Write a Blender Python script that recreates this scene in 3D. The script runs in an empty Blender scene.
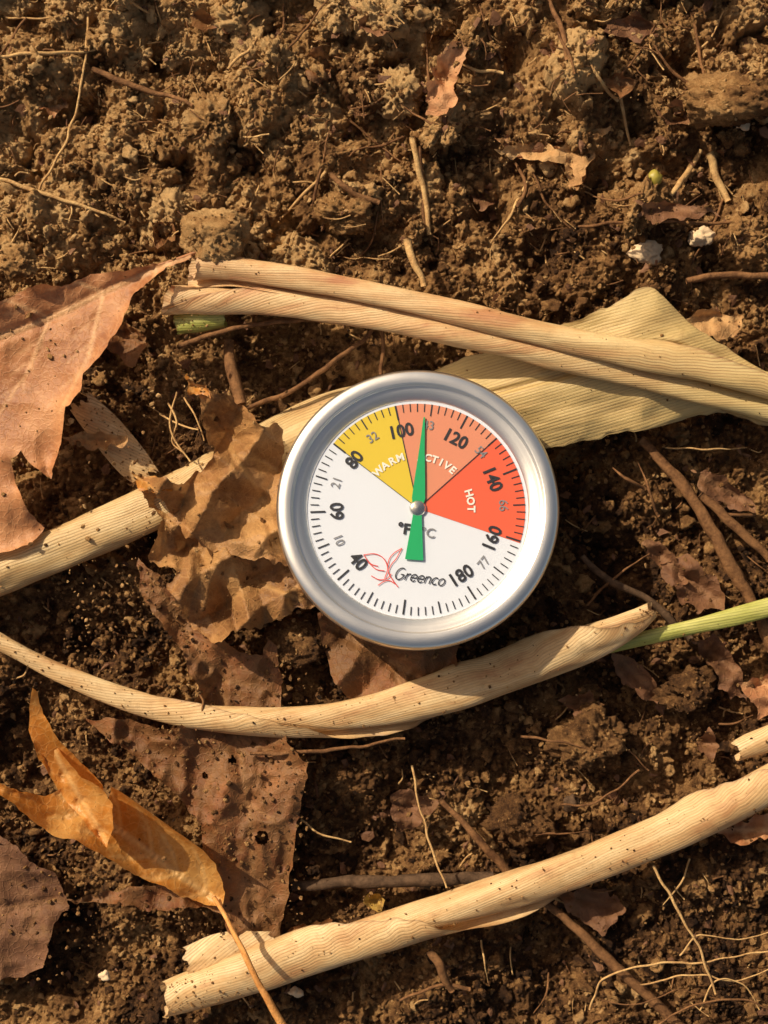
import bpy, math, random, bmesh
import numpy as np
from mathutils import Vector, noise as mn
from mathutils.geometry import delaunay_2d_cdt

S = 0.00018      # metres per unit (one unit = 0.18 mm)
H = 1500.0       # camera height in units
random.seed(7)
rng = np.random.default_rng(7)
scene = bpy.context.scene
COL = scene.collection

def P(px, py, z=0.0):
    f = (H - z) / H
    return ((px - 384) * f, (512 - py) * f, z)

# ------------------------------------------------------------------ noise
_lat = {}
def vn(x, y, sc, seed=0):
    if seed not in _lat:
        _lat[seed] = np.random.default_rng(1000 + seed).random((256, 256))
    L = _lat[seed]
    x = np.asarray(x, float) / sc + 1000.37
    y = np.asarray(y, float) / sc + 1000.71
    xi = np.floor(x).astype(int); yi = np.floor(y).astype(int)
    fx = x - xi; fy = y - yi
    fx = fx * fx * fx * (fx * (fx * 6 - 15) + 10); fy = fy * fy * fy * (fy * (fy * 6 - 15) + 10)
    a = L[xi % 256, yi % 256]; b = L[(xi + 1) % 256, yi % 256]
    c = L[xi % 256, (yi + 1) % 256]; d = L[(xi + 1) % 256, (yi + 1) % 256]
    return (a + (b - a) * fx + (c - a) * fy + (a - b - c + d) * fx * fy) * 2 - 1

def sstep(a, b, v):
    t = np.clip((v - a) / (b - a), 0, 1)
    return t * t * (3 - 2 * t)

HOLLOWS = [(110, 350, 45, 45), (125, 440, 40, 40), (612, 560, 45, 45), (30, 765, 60, 40), (110, 800, 60, 30),
           (60, 640, 50, 22), (330, 560, 90, 25), (440, 520, 110, 22), (700, 560, 40, 24), (400, 830, 60, 20), (560, 480, 60, 22),
           (300, 370, 40, 24), (470, 850, 60, 18), (40, 480, 50, 25), (600, 700, 50, 16), (250, 340, 60, 16), (520, 780, 40, 16), (690, 770, 36, 18), (60, 1000, 50, 18), (560, 980, 40, 16),
           (460, 150, 24, 32), (330, 120, 22, 32), (180, 170, 20, 30), (600, 190, 24, 32), (80, 110, 20, 26), (520, 60, 22, 30), (250, 20, 24, 28), (690, 60, 20, 28),
           (395, 55, 18, 26), (150, 60, 16, 26), (540, 260, 28, 26), (300, 220, 24, 26), (740, 200, 20, 26), (20, 150, 18, 22), (640, 130, 16, 28), (490, 210, 16, 28), (420, 100, 14, 24), (560, 110, 14, 26), (230, 110, 14, 24), (350, 30, 14, 22)]
def hlow(x, y):
    up = sstep(120, 300, y)
    h = 13 * vn(x, y, 95, 1) + (8 + 9 * up) * vn(x, y, 42, 2) + (3.5 + 6 * up) * vn(x, y, 20, 3)
    h = h - 14 + 16 * sstep(180, 330, y) + 6 * sstep(330, 480, y) * (1 + vn(x, y, 120, 5))
    for (cx, cy, r, d) in HOLLOWS:
        h = h - d * np.exp(-((x - (cx - 384)) ** 2 + (y - (512 - cy)) ** 2) / (r * r))
    return h

# ------------------------------------------------------------------ material helpers
def nm(name):
    m = bpy.data.materials.new(name); m.use_nodes = True
    nt = m.node_tree; nt.nodes.clear()
    return m, nt
def nd(nt, t, **kw):
    n = nt.nodes.new(t)
    for k, v in kw.items():
        setattr(n, k, v)
    return n
def lk(nt, a, b): nt.links.new(a, b)
def setin(n, **kw):
    for k, v in kw.items():
        n.inputs[k.replace('_', ' ')].default_value = v
def ramp(nt, fac, stops):
    r = nd(nt, 'ShaderNodeValToRGB')
    e = r.color_ramp.elements
    while len(e) < len(stops): e.new(0.5)
    for i, (p, c) in enumerate(stops):
        e[i].position = p; e[i].color = (c[0], c[1], c[2], 1)
    lk(nt, fac, r.inputs[0]); return r.outputs[0]
def coords(nt, kind='Object', scale=1 / S):
    tc = nd(nt, 'ShaderNodeTexCoord')
    vm = nd(nt, 'ShaderNodeVectorMath', operation='SCALE'); vm.inputs['Scale'].default_value = scale
    lk(nt, tc.outputs[kind], vm.inputs[0]); return vm.outputs[0]
def noise_tex(nt, vec, sc, detail=4, rough=0.6, dist=0.0):
    n = nd(nt, 'ShaderNodeTexNoise'); lk(nt, vec, n.inputs['Vector'])
    setin(n, Scale=sc, Detail=detail, Roughness=rough, Distortion=dist); return n.outputs[0]
def mathn(nt, op, a, b=None, clamp=False):
    n = nd(nt, 'ShaderNodeMath', operation=op); n.use_clamp = clamp
    for i, v in enumerate((a, b)):
        if v is None: continue
        if isinstance(v, (int, float)): n.inputs[i].default_value = v
        else: lk(nt, v, n.inputs[i])
    return n.outputs[0]
def mix(nt, fac, a, b, mode='MIX'):
    n = nd(nt, 'ShaderNodeMix', data_type='RGBA', blend_type=mode)
    if isinstance(fac, (int, float)): n.inputs[0].default_value = fac
    else: lk(nt, fac, n.inputs[0])
    for i, v in ((6, a), (7, b)):
        if isinstance(v, tuple): n.inputs[i].default_value = (v[0], v[1], v[2], 1)
        else: lk(nt, v, n.inputs[i])
    return n.outputs[2]
def attr(nt, name):
    a = nd(nt, 'ShaderNodeAttribute'); a.attribute_name = name; return a.outputs['Fac']
def finish(nt, col, rough=0.7, bump=None, bdist=1.0, bstr=1.0, transl=0.0, tcol=None, spec=0.3, metallic=0.0, coat=0):
    p = nd(nt, 'ShaderNodeBsdfPrincipled')
    if isinstance(col, tuple): p.inputs['Base Color'].default_value = (*col, 1)
    else: lk(nt, col, p.inputs['Base Color'])
    if isinstance(rough, (int, float)): p.inputs['Roughness'].default_value = rough
    else: lk(nt, rough, p.inputs['Roughness'])
    p.inputs['Specular IOR Level'].default_value = spec
    p.inputs['Metallic'].default_value = metallic
    if bump is not None:
        b = nd(nt, 'ShaderNodeBump'); b.inputs['Distance'].default_value = bdist * S; b.inputs['Strength'].default_value = bstr
        lk(nt, bump, b.inputs['Height']); lk(nt, b.outputs[0], p.inputs['Normal'])
    out = nd(nt, 'ShaderNodeOutputMaterial')
    if transl > 0:
        t = nd(nt, 'ShaderNodeBsdfTranslucent')
        c = tcol if tcol is not None else col
        if isinstance(c, tuple): t.inputs['Color'].default_value = (*c, 1)
        else: lk(nt, c, t.inputs['Color'])
        ms = nd(nt, 'ShaderNodeMixShader'); ms.inputs[0].default_value = transl
        lk(nt, p.outputs[0], ms.inputs[1]); lk(nt, t.outputs[0], ms.inputs[2]); lk(nt, ms.outputs[0], out.inputs[0])
    else:
        lk(nt, p.outputs[0], out.inputs[0])

def soil_mat():
    m, nt = nm('soil')
    geo = nd(nt, 'ShaderNodeNewGeometry')
    vm = nd(nt, 'ShaderNodeVectorMath', operation='SCALE'); vm.inputs['Scale'].default_value = 1 / S
    lk(nt, geo.outputs['Position'], vm.inputs[0]); v = vm.outputs[0]
    n1 = noise_tex(nt, v, 0.12, 8, 0.85); n2 = noise_tex(nt, v, 0.013, 5, 0.68)
    n3 = noise_tex(nt, v, 0.7, 5, 0.8)
    t = attr(nt, 'tone')
    a = mathn(nt, 'MULTIPLY', t, 0.60); b = mathn(nt, 'MULTIPLY', n1, 1.35)
    f = mathn(nt, 'ADD', a, b); f = mathn(nt, 'SUBTRACT', f, 0.47)
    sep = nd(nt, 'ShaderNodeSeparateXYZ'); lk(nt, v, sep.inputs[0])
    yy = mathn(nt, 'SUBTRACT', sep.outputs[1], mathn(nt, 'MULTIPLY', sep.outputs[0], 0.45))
    sun_grad = nd(nt, 'ShaderNodeMapRange'); lk(nt, yy, sun_grad.inputs[0])  # sunlight painted into albedo: upper left lighter, less-lit lower right darker and moister
    sun_grad.inputs[1].default_value = 0; sun_grad.inputs[2].default_value = 500; sun_grad.inputs[3].default_value = -0.10; sun_grad.inputs[4].default_value = 0.26
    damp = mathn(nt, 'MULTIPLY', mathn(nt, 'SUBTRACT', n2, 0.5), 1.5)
    f = mathn(nt, 'ADD', mathn(nt, 'ADD', f, sun_grad.outputs[0]), damp, True)
    c = ramp(nt, f, [(0.0, (0.022, 0.010, 0.005)), (0.22, (0.075, 0.033, 0.014)), (0.45, (0.240, 0.115, 0.044)), (0.68, (0.52, 0.280, 0.108)), (1.0, (0.84, 0.53, 0.24))])
    wet = mathn(nt, 'SUBTRACT', 0.95, mathn(nt, 'MULTIPLY', mathn(nt, 'SUBTRACT', 0.3, f, True), 1.2))
    bmp = mathn(nt, 'ADD', mathn(nt, 'MULTIPLY', noise_tex(nt, v, 0.25, 8, 0.85), 2.5), mathn(nt, 'MULTIPLY', n3, 1.2))
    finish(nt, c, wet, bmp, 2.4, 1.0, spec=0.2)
    return m

def leaf_mat(name, dark, mid, light, vein, dirt=0.45, transl=0.2, rough=0.6, veinmix=0.85, vstr=0.25, bd=1.3, spec=0.3):
    m, nt = nm(name)
    v = coords(nt, 'UV', 1.0)
    n1 = noise_tex(nt, v, 0.014, 7, 0.62, 0.4); n2 = noise_tex(nt, v, 0.16, 5, 0.7)
    f = mathn(nt, 'ADD', mathn(nt, 'MULTIPLY', n1, 0.85), mathn(nt, 'MULTIPLY', n2, 0.22))
    c = ramp(nt, f, [(0.38, dark), (0.53, mid), (0.68, light)])
    c = mix(nt, mathn(nt, 'MULTIPLY', attr(nt, 'vein'), veinmix), c, vein)
    vor = nd(nt, 'ShaderNodeTexVoronoi', feature='DISTANCE_TO_EDGE'); vv = nd(nt, 'ShaderNodeVectorMath', operation='ADD')
    nn = nd(nt, 'ShaderNodeTexNoise'); lk(nt, v, nn.inputs['Vector']); nn.inputs['Scale'].default_value = 0.1
    sc = nd(nt, 'ShaderNodeVectorMath', operation='SCALE'); lk(nt, nn.outputs[1], sc.inputs[0]); sc.inputs['Scale'].default_value = 8
    lk(nt, v, vv.inputs[0]); lk(nt, sc.outputs[0], vv.inputs[1]); lk(nt, vv.outputs[0], vor.inputs['Vector']); vor.inputs['Scale'].default_value = 0.13
    edge = mathn(nt, 'SUBTRACT', 1.0, mathn(nt, 'MULTIPLY', vor.outputs['Distance'], 9.0, True))
    c = mix(nt, mathn(nt, 'MULTIPLY', edge, vstr), c, vein)
    sp = noise_tex(nt, v, 0.35, 3, 0.6); spm = mathn(nt, 'MULTIPLY', mathn(nt, 'SUBTRACT', sp, 0.64, True), 9, True)
    c = mix(nt, mathn(nt, 'MULTIPLY', spm, 0.6), c, (0.06, 0.026, 0.01))
    d = noise_tex(nt, v, 0.030, 9, 0.78, 1.0); dm = mathn(nt, 'MULTIPLY', mathn(nt, 'SUBTRACT', d, 1.0 - dirt, True), 7, True)
    c = mix(nt, mathn(nt, 'MULTIPLY', dm, 0.72), c, (0.20, 0.10, 0.04))
    bmp = mathn(nt, 'ADD', mathn(nt, 'ADD', mathn(nt, 'MULTIPLY', n2, 0.9), mathn(nt, 'MULTIPLY', edge, -0.25)), mathn(nt, 'MULTIPLY', noise_tex(nt, v, 0.6, 4, 0.7), 0.4))
    finish(nt, c, rough, bmp, bd, 1.0, transl, spec=spec)
    return m

def husk_mat(name, base, streak, light, green=None, skew=0.45, smear=0.6, lines=1.0):
    m, nt = nm(name)
    tc = nd(nt, 'ShaderNodeTexCoord'); sp = nd(nt, 'ShaderNodeSeparateXYZ'); lk(nt, tc.outputs['UV'], sp.inputs[0])
    u = sp.outputs[0]; v2 = mathn(nt, 'ADD', sp.outputs[1], mathn(nt, 'MULTIPLY', u, skew))
    cb = nd(nt, 'ShaderNodeCombineXYZ'); lk(nt, mathn(nt, 'MULTIPLY', u, 0.008), cb.inputs[0]); lk(nt, mathn(nt, 'MULTIPLY', v2, 0.5), cb.inputs[1])
    fib = noise_tex(nt, cb.outputs[0], 1.0, 3, 0.6)
    cb2 = nd(nt, 'ShaderNodeCombineXYZ'); lk(nt, mathn(nt, 'MULTIPLY', u, 0.008), cb2.inputs[0]); lk(nt, mathn(nt, 'MULTIPLY', v2, 0.055), cb2.inputs[1])
    wide = noise_tex(nt, cb2.outputs[0], 1.0, 4, 0.65)
    v = coords(nt, 'UV', 1.0)
    pat = noise_tex(nt, v, 0.016, 6, 0.7)
    c = ramp(nt, mathn(nt, 'ADD', mathn(nt, 'MULTIPLY', wide, 0.6), mathn(nt, 'MULTIPLY', pat, 0.4)), [(0.38, streak), (0.48, base), (0.60, light)])
    if green is not None:
        c = mix(nt, attr(nt, 'tint'), c, green)
    wob = mathn(nt, 'ADD', mathn(nt, 'MULTIPLY', v2, 2.0), mathn(nt, 'MULTIPLY', noise_tex(nt, v, 0.012, 2, 0.5), 6))
    hatch = mathn(nt, 'ADD', mathn(nt, 'MULTIPLY', mathn(nt, 'SINE', wob), 0.5), 0.5)
    hatch = mathn(nt, 'POWER', hatch, 3.0)
    hs = mathn(nt, 'MULTIPLY', hatch, mathn(nt, 'MULTIPLY', mathn(nt, 'SUBTRACT', noise_tex(nt, cb2.outputs[0], 0.8, 3, 0.6), 0.31, True), 2.0 * lines), True)
    c = mix(nt, hs, c, tuple(x * 0.72 for x in streak))
    dk = mathn(nt, 'MULTIPLY', mathn(nt, 'SUBTRACT', 0.42, fib, True), 3.0, True)
    c = mix(nt, mathn(nt, 'MULTIPLY', dk, 0.3), c, tuple(x * 0.6 for x in streak))
    s1 = noise_tex(nt, v, 0.22, 8, 0.85); s1m = mathn(nt, 'MULTIPLY', mathn(nt, 'SUBTRACT', s1, 0.57, True), 8, True)
    c = mix(nt, mathn(nt, 'MULTIPLY', s1m, 0.55), c, (0.16, 0.08, 0.03))
    s2 = noise_tex(nt, v, 0.03, 9, 0.85, 0.6); s2m = mathn(nt, 'MULTIPLY', mathn(nt, 'SUBTRACT', s2, smear - 0.07, True), 5, True)
    c = mix(nt, mathn(nt, 'MULTIPLY', s2m, 0.65), c, (0.30, 0.155, 0.065))
    c = mix(nt, mathn(nt, 'MULTIPLY', attr(nt, 'rim'), 0.85), c, tuple(x * 0.38 for x in streak))
    bmp = mathn(nt, 'ADD', mathn(nt, 'ADD', mathn(nt, 'MULTIPLY', fib, 0.4), mathn(nt, 'MULTIPLY', hatch, -0.2)), mathn(nt, 'MULTIPLY', s1, 0.7))
    finish(nt, c, 0.38, bmp, 0.9, 1.0, 0.2, spec=0.45)
    return m

def twig_mat(name, a, b):
    m, nt = nm(name)
    v = coords(nt)
    n1 = noise_tex(nt, v, 0.09, 6, 0.7)
    c = ramp(nt, n1, [(0.35, a), (0.65, b)])
    finish(nt, c, 0.75, noise_tex(nt, v, 0.4, 5, 0.7), 1.5, 1.0, spec=0.2)
    return m

def plain(name, col, rough=0.5, metallic=0.0, spec=0.4, nscale=0.05, namt=0.12, bumpd=0.0):
    m, nt = nm(name)
    v = coords(nt)
    n = noise_tex(nt, v, nscale, 5, 0.65)
    c = mix(nt, mathn(nt, 'MULTIPLY', n, namt * 2), tuple(col), tuple(x * 0.6 for x in col))
    finish(nt, c, rough, n if bumpd else None, bumpd, 1.0, spec=spec, metallic=metallic)
    return m

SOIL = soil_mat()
M_OAK = leaf_mat('oak leaf rust brown', (0.26, 0.095, 0.040), (0.45, 0.19, 0.080), (0.61, 0.30, 0.14), (0.74, 0.44, 0.22), 0.42, rough=0.42, bd=0.8, vstr=0.15)
M_OAKD = leaf_mat('oak leaf dark red brown', (0.10, 0.034, 0.015), (0.22, 0.080, 0.030), (0.37, 0.15, 0.056), (0.44, 0.22, 0.085), 0.60, rough=0.5)
M_CRUMP = leaf_mat('crumpled leaf golden brown', (0.15, 0.065, 0.026), (0.34, 0.165, 0.062), (0.58, 0.32, 0.125), (0.50, 0.275, 0.105), 0.48, transl=0.2, bd=1.2, rough=0.45, vstr=0.35)
M_CURL = leaf_mat('curled leaf orange tan', (0.42, 0.14, 0.022), (0.64, 0.25, 0.045), (0.84, 0.45, 0.13), (0.90, 0.56, 0.22), 0.28, transl=0.42, rough=0.30, vstr=0.25, bd=0.8, spec=0.5)
M_DULL = leaf_mat('dull brown leaf', (0.09, 0.038, 0.020), (0.18, 0.080, 0.040), (0.28, 0.135, 0.068), (0.28, 0.14, 0.065), 0.48)
M_GREY = leaf_mat('tan leaf scrap', (0.30, 0.14, 0.06), (0.52, 0.29, 0.125), (0.74, 0.47, 0.23), (0.62, 0.38, 0.17), 0.36, spec=0.15)
M_PINK = leaf_mat('pinkish tan leaf', (0.32, 0.13, 0.06), (0.52, 0.25, 0.12), (0.68, 0.39, 0.21), (0.6, 0.35, 0.17), 0.42, spec=0.15)
M_HUSK = husk_mat('dry corn leaf', (0.73, 0.475, 0.225), (0.56, 0.29, 0.125), (0.87, 0.64, 0.35))
M_HUSKP = husk_mat('dry corn leaf pinkish', (0.74, 0.46, 0.22), (0.57, 0.255, 0.12), (0.87, 0.63, 0.34), green=(0.67, 0.55, 0.23), skew=0.3, smear=0.63)
M_BLADE = husk_mat('pale corn blade', (0.67, 0.45, 0.205), (0.51, 0.29, 0.125), (0.80, 0.59, 0.31), green=(0.62, 0.46, 0.19), skew=0.0, smear=0.62, lines=1.3)
M_GREEN = husk_mat('green stalk', (0.50, 0.50, 0.12), (0.38, 0.36, 0.08), (0.66, 0.62, 0.20), skew=0.0, smear=0.7)
M_TW1 = twig_mat('twig brown', (0.09, 0.038, 0.016), (0.28, 0.135, 0.055))
M_TW2 = twig_mat('straw tan', (0.38, 0.20, 0.08), (0.68, 0.44, 0.19))
M_TW3 = twig_mat('twig grey', (0.05, 0.028, 0.016), (0.14, 0.08, 0.045))
M_TW4 = twig_mat('petiole orange', (0.50, 0.20, 0.05), (0.72, 0.36, 0.12))

# ------------------------------------------------------------------ mesh helpers
def fast_mesh(name, V, F, attrs=None, uv=None, smooth=True, mats=(), fm=None):
    V = np.asarray(V, float) * S
    o = V.mean(axis=0) if len(V) < 200000 else np.zeros(3)
    me = bpy.data.meshes.new(name)
    if isinstance(F, np.ndarray):
        k = F.shape[1]; nf = F.shape[0]; flat = F.reshape(-1)
        starts = np.arange(nf) * k; tot = np.full(nf, k)
    else:
        nf = len(F); flat = np.array([i for f in F for i in f]); tot = np.array([len(f) for f in F]); starts = np.concatenate([[0], np.cumsum(tot)[:-1]])
    me.vertices.add(len(V)); me.vertices.foreach_set('co', (V - o).astype(np.float32).ravel())
    me.loops.add(len(flat)); me.loops.foreach_set('vertex_index', flat.astype(np.int32))
    me.polygons.add(nf); me.polygons.foreach_set('loop_start', starts.astype(np.int32))
    me.polygons.foreach_set('loop_total', tot.astype(np.int32))
    me.update(calc_edges=True); me.validate()
    if len(me.polygons): me.polygons.foreach_set('use_smooth', np.full(len(me.polygons), bool(smooth)))
    for m in mats: me.materials.append(m)
    if fm is not None: me.polygons.foreach_set('material_index', np.asarray(fm, np.int32))
    if attrs:
        for k2, a in attrs.items():
            at = me.attributes.new(k2, 'FLOAT', 'POINT'); at.data.foreach_set('value', np.asarray(a, np.float32))
    if uv is not None:
        ul = me.uv_layers.new(name='UVMap'); u = np.asarray(uv, np.float32)
        vi = np.empty(len(me.loops), np.int32); me.loops.foreach_get('vertex_index', vi)
        ul.data.foreach_set('uv', u[vi].ravel())
    ob = bpy.data.objects.new(name, me); ob.location = o; COL.objects.link(ob)
    return ob
def tag(ob, label, cat, group=None):
    w = label.split()
    if len(w) < 4: label += ' resting on brown soil'
    if len(w) > 12: label = ' '.join(w[:12])
    ob['label'] = label; ob['category'] = cat
    if group: ob['group'] = group
    return ob
def childof(ob, par, name):
    for k in ('label', 'category'):
        if k in ob: del ob[k]
    ob.name = name; ob.parent = par; ob.location = Vector(ob.location) - Vector(par.location)

def catmull(pts, n):
    pts = np.asarray(pts, float); m = len(pts)
    ext = np.vstack([2 * pts[0] - pts[1], pts, 2 * pts[-1] - pts[-2]])
    t = np.linspace(0, m - 1 - 1e-6, n); i = t.astype(int); f = (t - i)[:, None]
    p0, p1, p2, p3 = ext[i], ext[i + 1], ext[i + 2], ext[i + 3]
    return 0.5 * (2 * p1 + (p2 - p0) * f + (2 * p0 - 5 * p1 + 4 * p2 - p3) * f ** 2 + (3 * p1 - p0 - 3 * p2 + p3) * f ** 3)

DUST = []

# ------------------------------------------------------------------ ground sheet
def axis(a, b, step, far):
    c = np.arange(a, b + step, step); ext = []
    d = step; v = b
    while v < far:
        d *= 1.25; v += d; ext.append(v)
    ext = np.array(ext)
    return np.concatenate([(a - (ext - b))[::-1], c, ext])
xs = axis(-425, 425, 1.15, 9000); ys = axis(-555, 555, 1.15, 9000)
X, Y = np.meshgrid(xs, ys)
Z = hlow(X, Y)
fade = 1 - sstep(450, 1500, np.maximum(np.abs(X), np.abs(Y) - 100))
Z = Z * fade
tone = 0.45 + 0.22 * vn(X, Y, 30, 8) + 0.14 * vn(X, Y, 9, 9)
wx = X + 7 * vn(X, Y, 17, 31) + 3.6 * vn(X, Y, 6, 33) + 1.8 * vn(X, Y, 3, 35); wy = Y + 7 * vn(X, Y, 17, 32) + 3.6 * vn(X, Y, 6, 34) + 1.8 * vn(X, Y, 3, 36)
def stamp(Zt, cx, cy, r, base, tn, hf, ex=1.0, ang=0.0):
    pad = r * 1.4 + 12
    i0, i1 = np.searchsorted(xs, [cx - pad, cx + pad]); j0, j1 = np.searchsorted(ys, [cy - pad, cy + pad])
    if i1 <= i0 or j1 <= j0: return
    dx = wx[j0:j1, i0:i1] - cx; dy = wy[j0:j1, i0:i1] - cy
    ca, sa = math.cos(ang), math.sin(ang); u = (dx * ca + dy * sa) / ex; v = (-dx * sa + dy * ca) * ex
    d2 = (u * u + v * v) / (r * r)
    hh = base - 0.35 * r + hf * r * np.clip(1 - d2 ** 1.3, 0, 1) ** 0.45
    sub = Zt[j0:j1, i0:i1]; mk = (d2 < 1) & (hh > sub)
    sub[mk] = hh[mk]
    if tn is not None: tone[j0:j1, i0:i1][mk] = tn
cl = []
for k in range(80): cl.append((rng.uniform(-440, 440), rng.uniform(210, 570), rng.uniform(12, 34)))
for k in range(60): cl.append((rng.uniform(-440, 440), rng.uniform(-570, 230), rng.uniform(10, 20)))
for k in range(700): cl.append((rng.uniform(-440, 440), rng.uniform(-570, 570), rng.uniform(5, 12)))
for k in range(8000): cl.append((rng.uniform(-440, 440), rng.uniform(-570, 570), 1.6 + 5 * rng.random() ** 3))
C = np.array(cl); B = hlow(C[:, 0], C[:, 1])
for (cx, cy, r), b in zip(cl, B): stamp(Z, cx, cy, r, float(b), float(np.clip(rng.normal(0.5, 0.28), 0, 1)), rng.uniform(0.6, 1.2), rng.uniform(0.75, 1.35), rng.uniform(0, 3.14))
rid = lambda sc, sd: 1 - 2 * np.abs(vn(X, Y, sc, sd))
Z = Z + fade * (2.2 * vn(X, Y, 7, 41) + 2.0 * vn(X, Y, 3.1, 42) + 2.4 * rid(11, 43) + 1.6 * rid(5, 44)) + fade * rng.uniform(-0.8, 0.8, Z.shape)
ny, nx = Z.shape
idx = np.arange(nx * ny).reshape(ny, nx)
F = np.stack([idx[:-1, :-1], idx[:-1, 1:], idx[1:, 1:], idx[1:, :-1]], -1).reshape(-1, 4)
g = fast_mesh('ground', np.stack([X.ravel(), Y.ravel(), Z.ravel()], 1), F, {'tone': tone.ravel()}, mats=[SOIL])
g['kind'] = 'structure'
ZT = Z.copy()
def hat(A, x, y):
    i = np.clip(np.searchsorted(xs, x), 0, nx - 1); j = np.clip(np.searchsorted(ys, y), 0, ny - 1)
    return A[j, i]
def hground(x, y): return hat(Z, x, y)

# ------------------------------------------------------------------ loose clods and lumps
def ico(sub, rough, seed, rf=1.0):
    bm = bmesh.new(); bmesh.ops.create_icosphere(bm, subdivisions=sub, radius=1)
    off = Vector((seed * 3.1, seed * 1.7, seed * 0.9))
    for v in bm.verts:
        n = mn.noise(v.co * 1.2 + off) * 0.75 + (0.5 - abs(mn.noise(v.co * 2.4 + off))) * 0.45 + (mn.noise(v.co * 6.5 + off) * 0.24 + mn.noise(v.co * 13 + off) * 0.17 if sub > 2 else 0)
        if sub > 4: n += mn.noise(v.co * 24 + off) * 0.12
        v.co *= 1 + (n - 0.12) * rough
    V = np.array([v.co[:] for v in bm.verts]); F = np.array([[w.index for w in f.verts] for f in bm.faces]); bm.free()
    return V, F
def rotmats(n):
    q = rng.normal(size=(n, 4)); q /= np.linalg.norm(q, axis=1)[:, None]
    w, x, y, z = q.T
    return np.stack([np.stack([1 - 2 * (y * y + z * z), 2 * (x * y - z * w), 2 * (x * z + y * w)], -1),
                     np.stack([2 * (x * y + z * w), 1 - 2 * (x * x + z * z), 2 * (y * z - x * w)], -1),
                     np.stack([2 * (x * z - y * w), 2 * (y * z + x * w), 1 - 2 * (x * x + y * y)], -1)], 1)
def scatter(name, cen, rad, sub, rough, ntemp, tones, mat, smooth=True, dust=0):
    Vs, Fs, Ts = [], [], []; off = 0; up = []
    tid = rng.integers(0, ntemp, len(cen))
    for t in range(ntemp):
        V, F = ico(sub, rough, t + sub * 17); s = np.where(tid == t)[0]
        if len(s) == 0: continue
        R = rotmats(len(s)); sc = rng.uniform(0.5, 1.25, (len(s), 1, 3)) * rad[s][:, None, None]
        W = np.einsum('nij,nvj->nvi', R, V[None] * sc) + cen[s][:, None, :]
        if dust: up.append(W[(W[:, :, 2] - cen[s][:, None, 2]) > 0.25 * rad[s][:, None]])
        k = len(V); FF = F[None] + (np.arange(len(s)) * k)[:, None, None] + off
        Vs.append(W.reshape(-1, 3)); Fs.append(FF.reshape(-1, 3)); Ts.append(np.repeat(tones[s], k)); off += k * len(s)
    ob = fast_mesh(name, np.vstack(Vs), np.vstack(Fs), {'tone': np.concatenate(Ts)}, mats=[mat], smooth=smooth)
    if dust: DUST.append((np.vstack(up), dust, 0.8, 3.2))
    ob['kind'] = 'stuff'; return ob
n = 2100
cx = rng.uniform(-420, 420, n); cy = rng.uniform(-550, 550, n); r = 2.6 + 5.4 * rng.random(n) ** 2.4
cen = np.stack([cx, cy, hground(cx, cy) + r * 0.35], 1)
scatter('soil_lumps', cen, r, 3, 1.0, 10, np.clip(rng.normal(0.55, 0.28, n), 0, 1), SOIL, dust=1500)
n = 150
cx = rng.uniform(-420, 420, n); cy = np.where(rng.random(n) < 0.85, rng.uniform(200, 550, n), rng.uniform(-550, 180, n))
r = np.where(cy > 195, 8 + 17 * rng.random(n) ** 2.0, 8 + 5 * rng.random(n))
keep = ~((cy < 290) & (cy > 150) & (r > 13)) & ~((np.abs(cx - 166) < 75) & (np.abs(cy - 352) < 40)); cx, cy, r = cx[keep], cy[keep], r[keep]; n = len(cx)
cen = np.stack([cx, cy, hlow(cx, cy) + r * np.where(cy > 250, 0.60, 0.3)], 1)
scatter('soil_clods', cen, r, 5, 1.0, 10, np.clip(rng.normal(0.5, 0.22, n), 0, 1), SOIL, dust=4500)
for i in range(n): stamp(ZT, cx[i], cy[i], r[i], cen[i, 2] + 0.3 * r[i], None, 0.85)
def topz(px, py, rad=10):
    x, y, _ = P(px, py, 25); a = np.linspace(0, 6.28, 9)[:-1]
    return float(max(hat(ZT, x, y), np.percentile(hat(ZT, x + rad * np.cos(a), y + rad * np.sin(a)), 70)))

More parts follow.
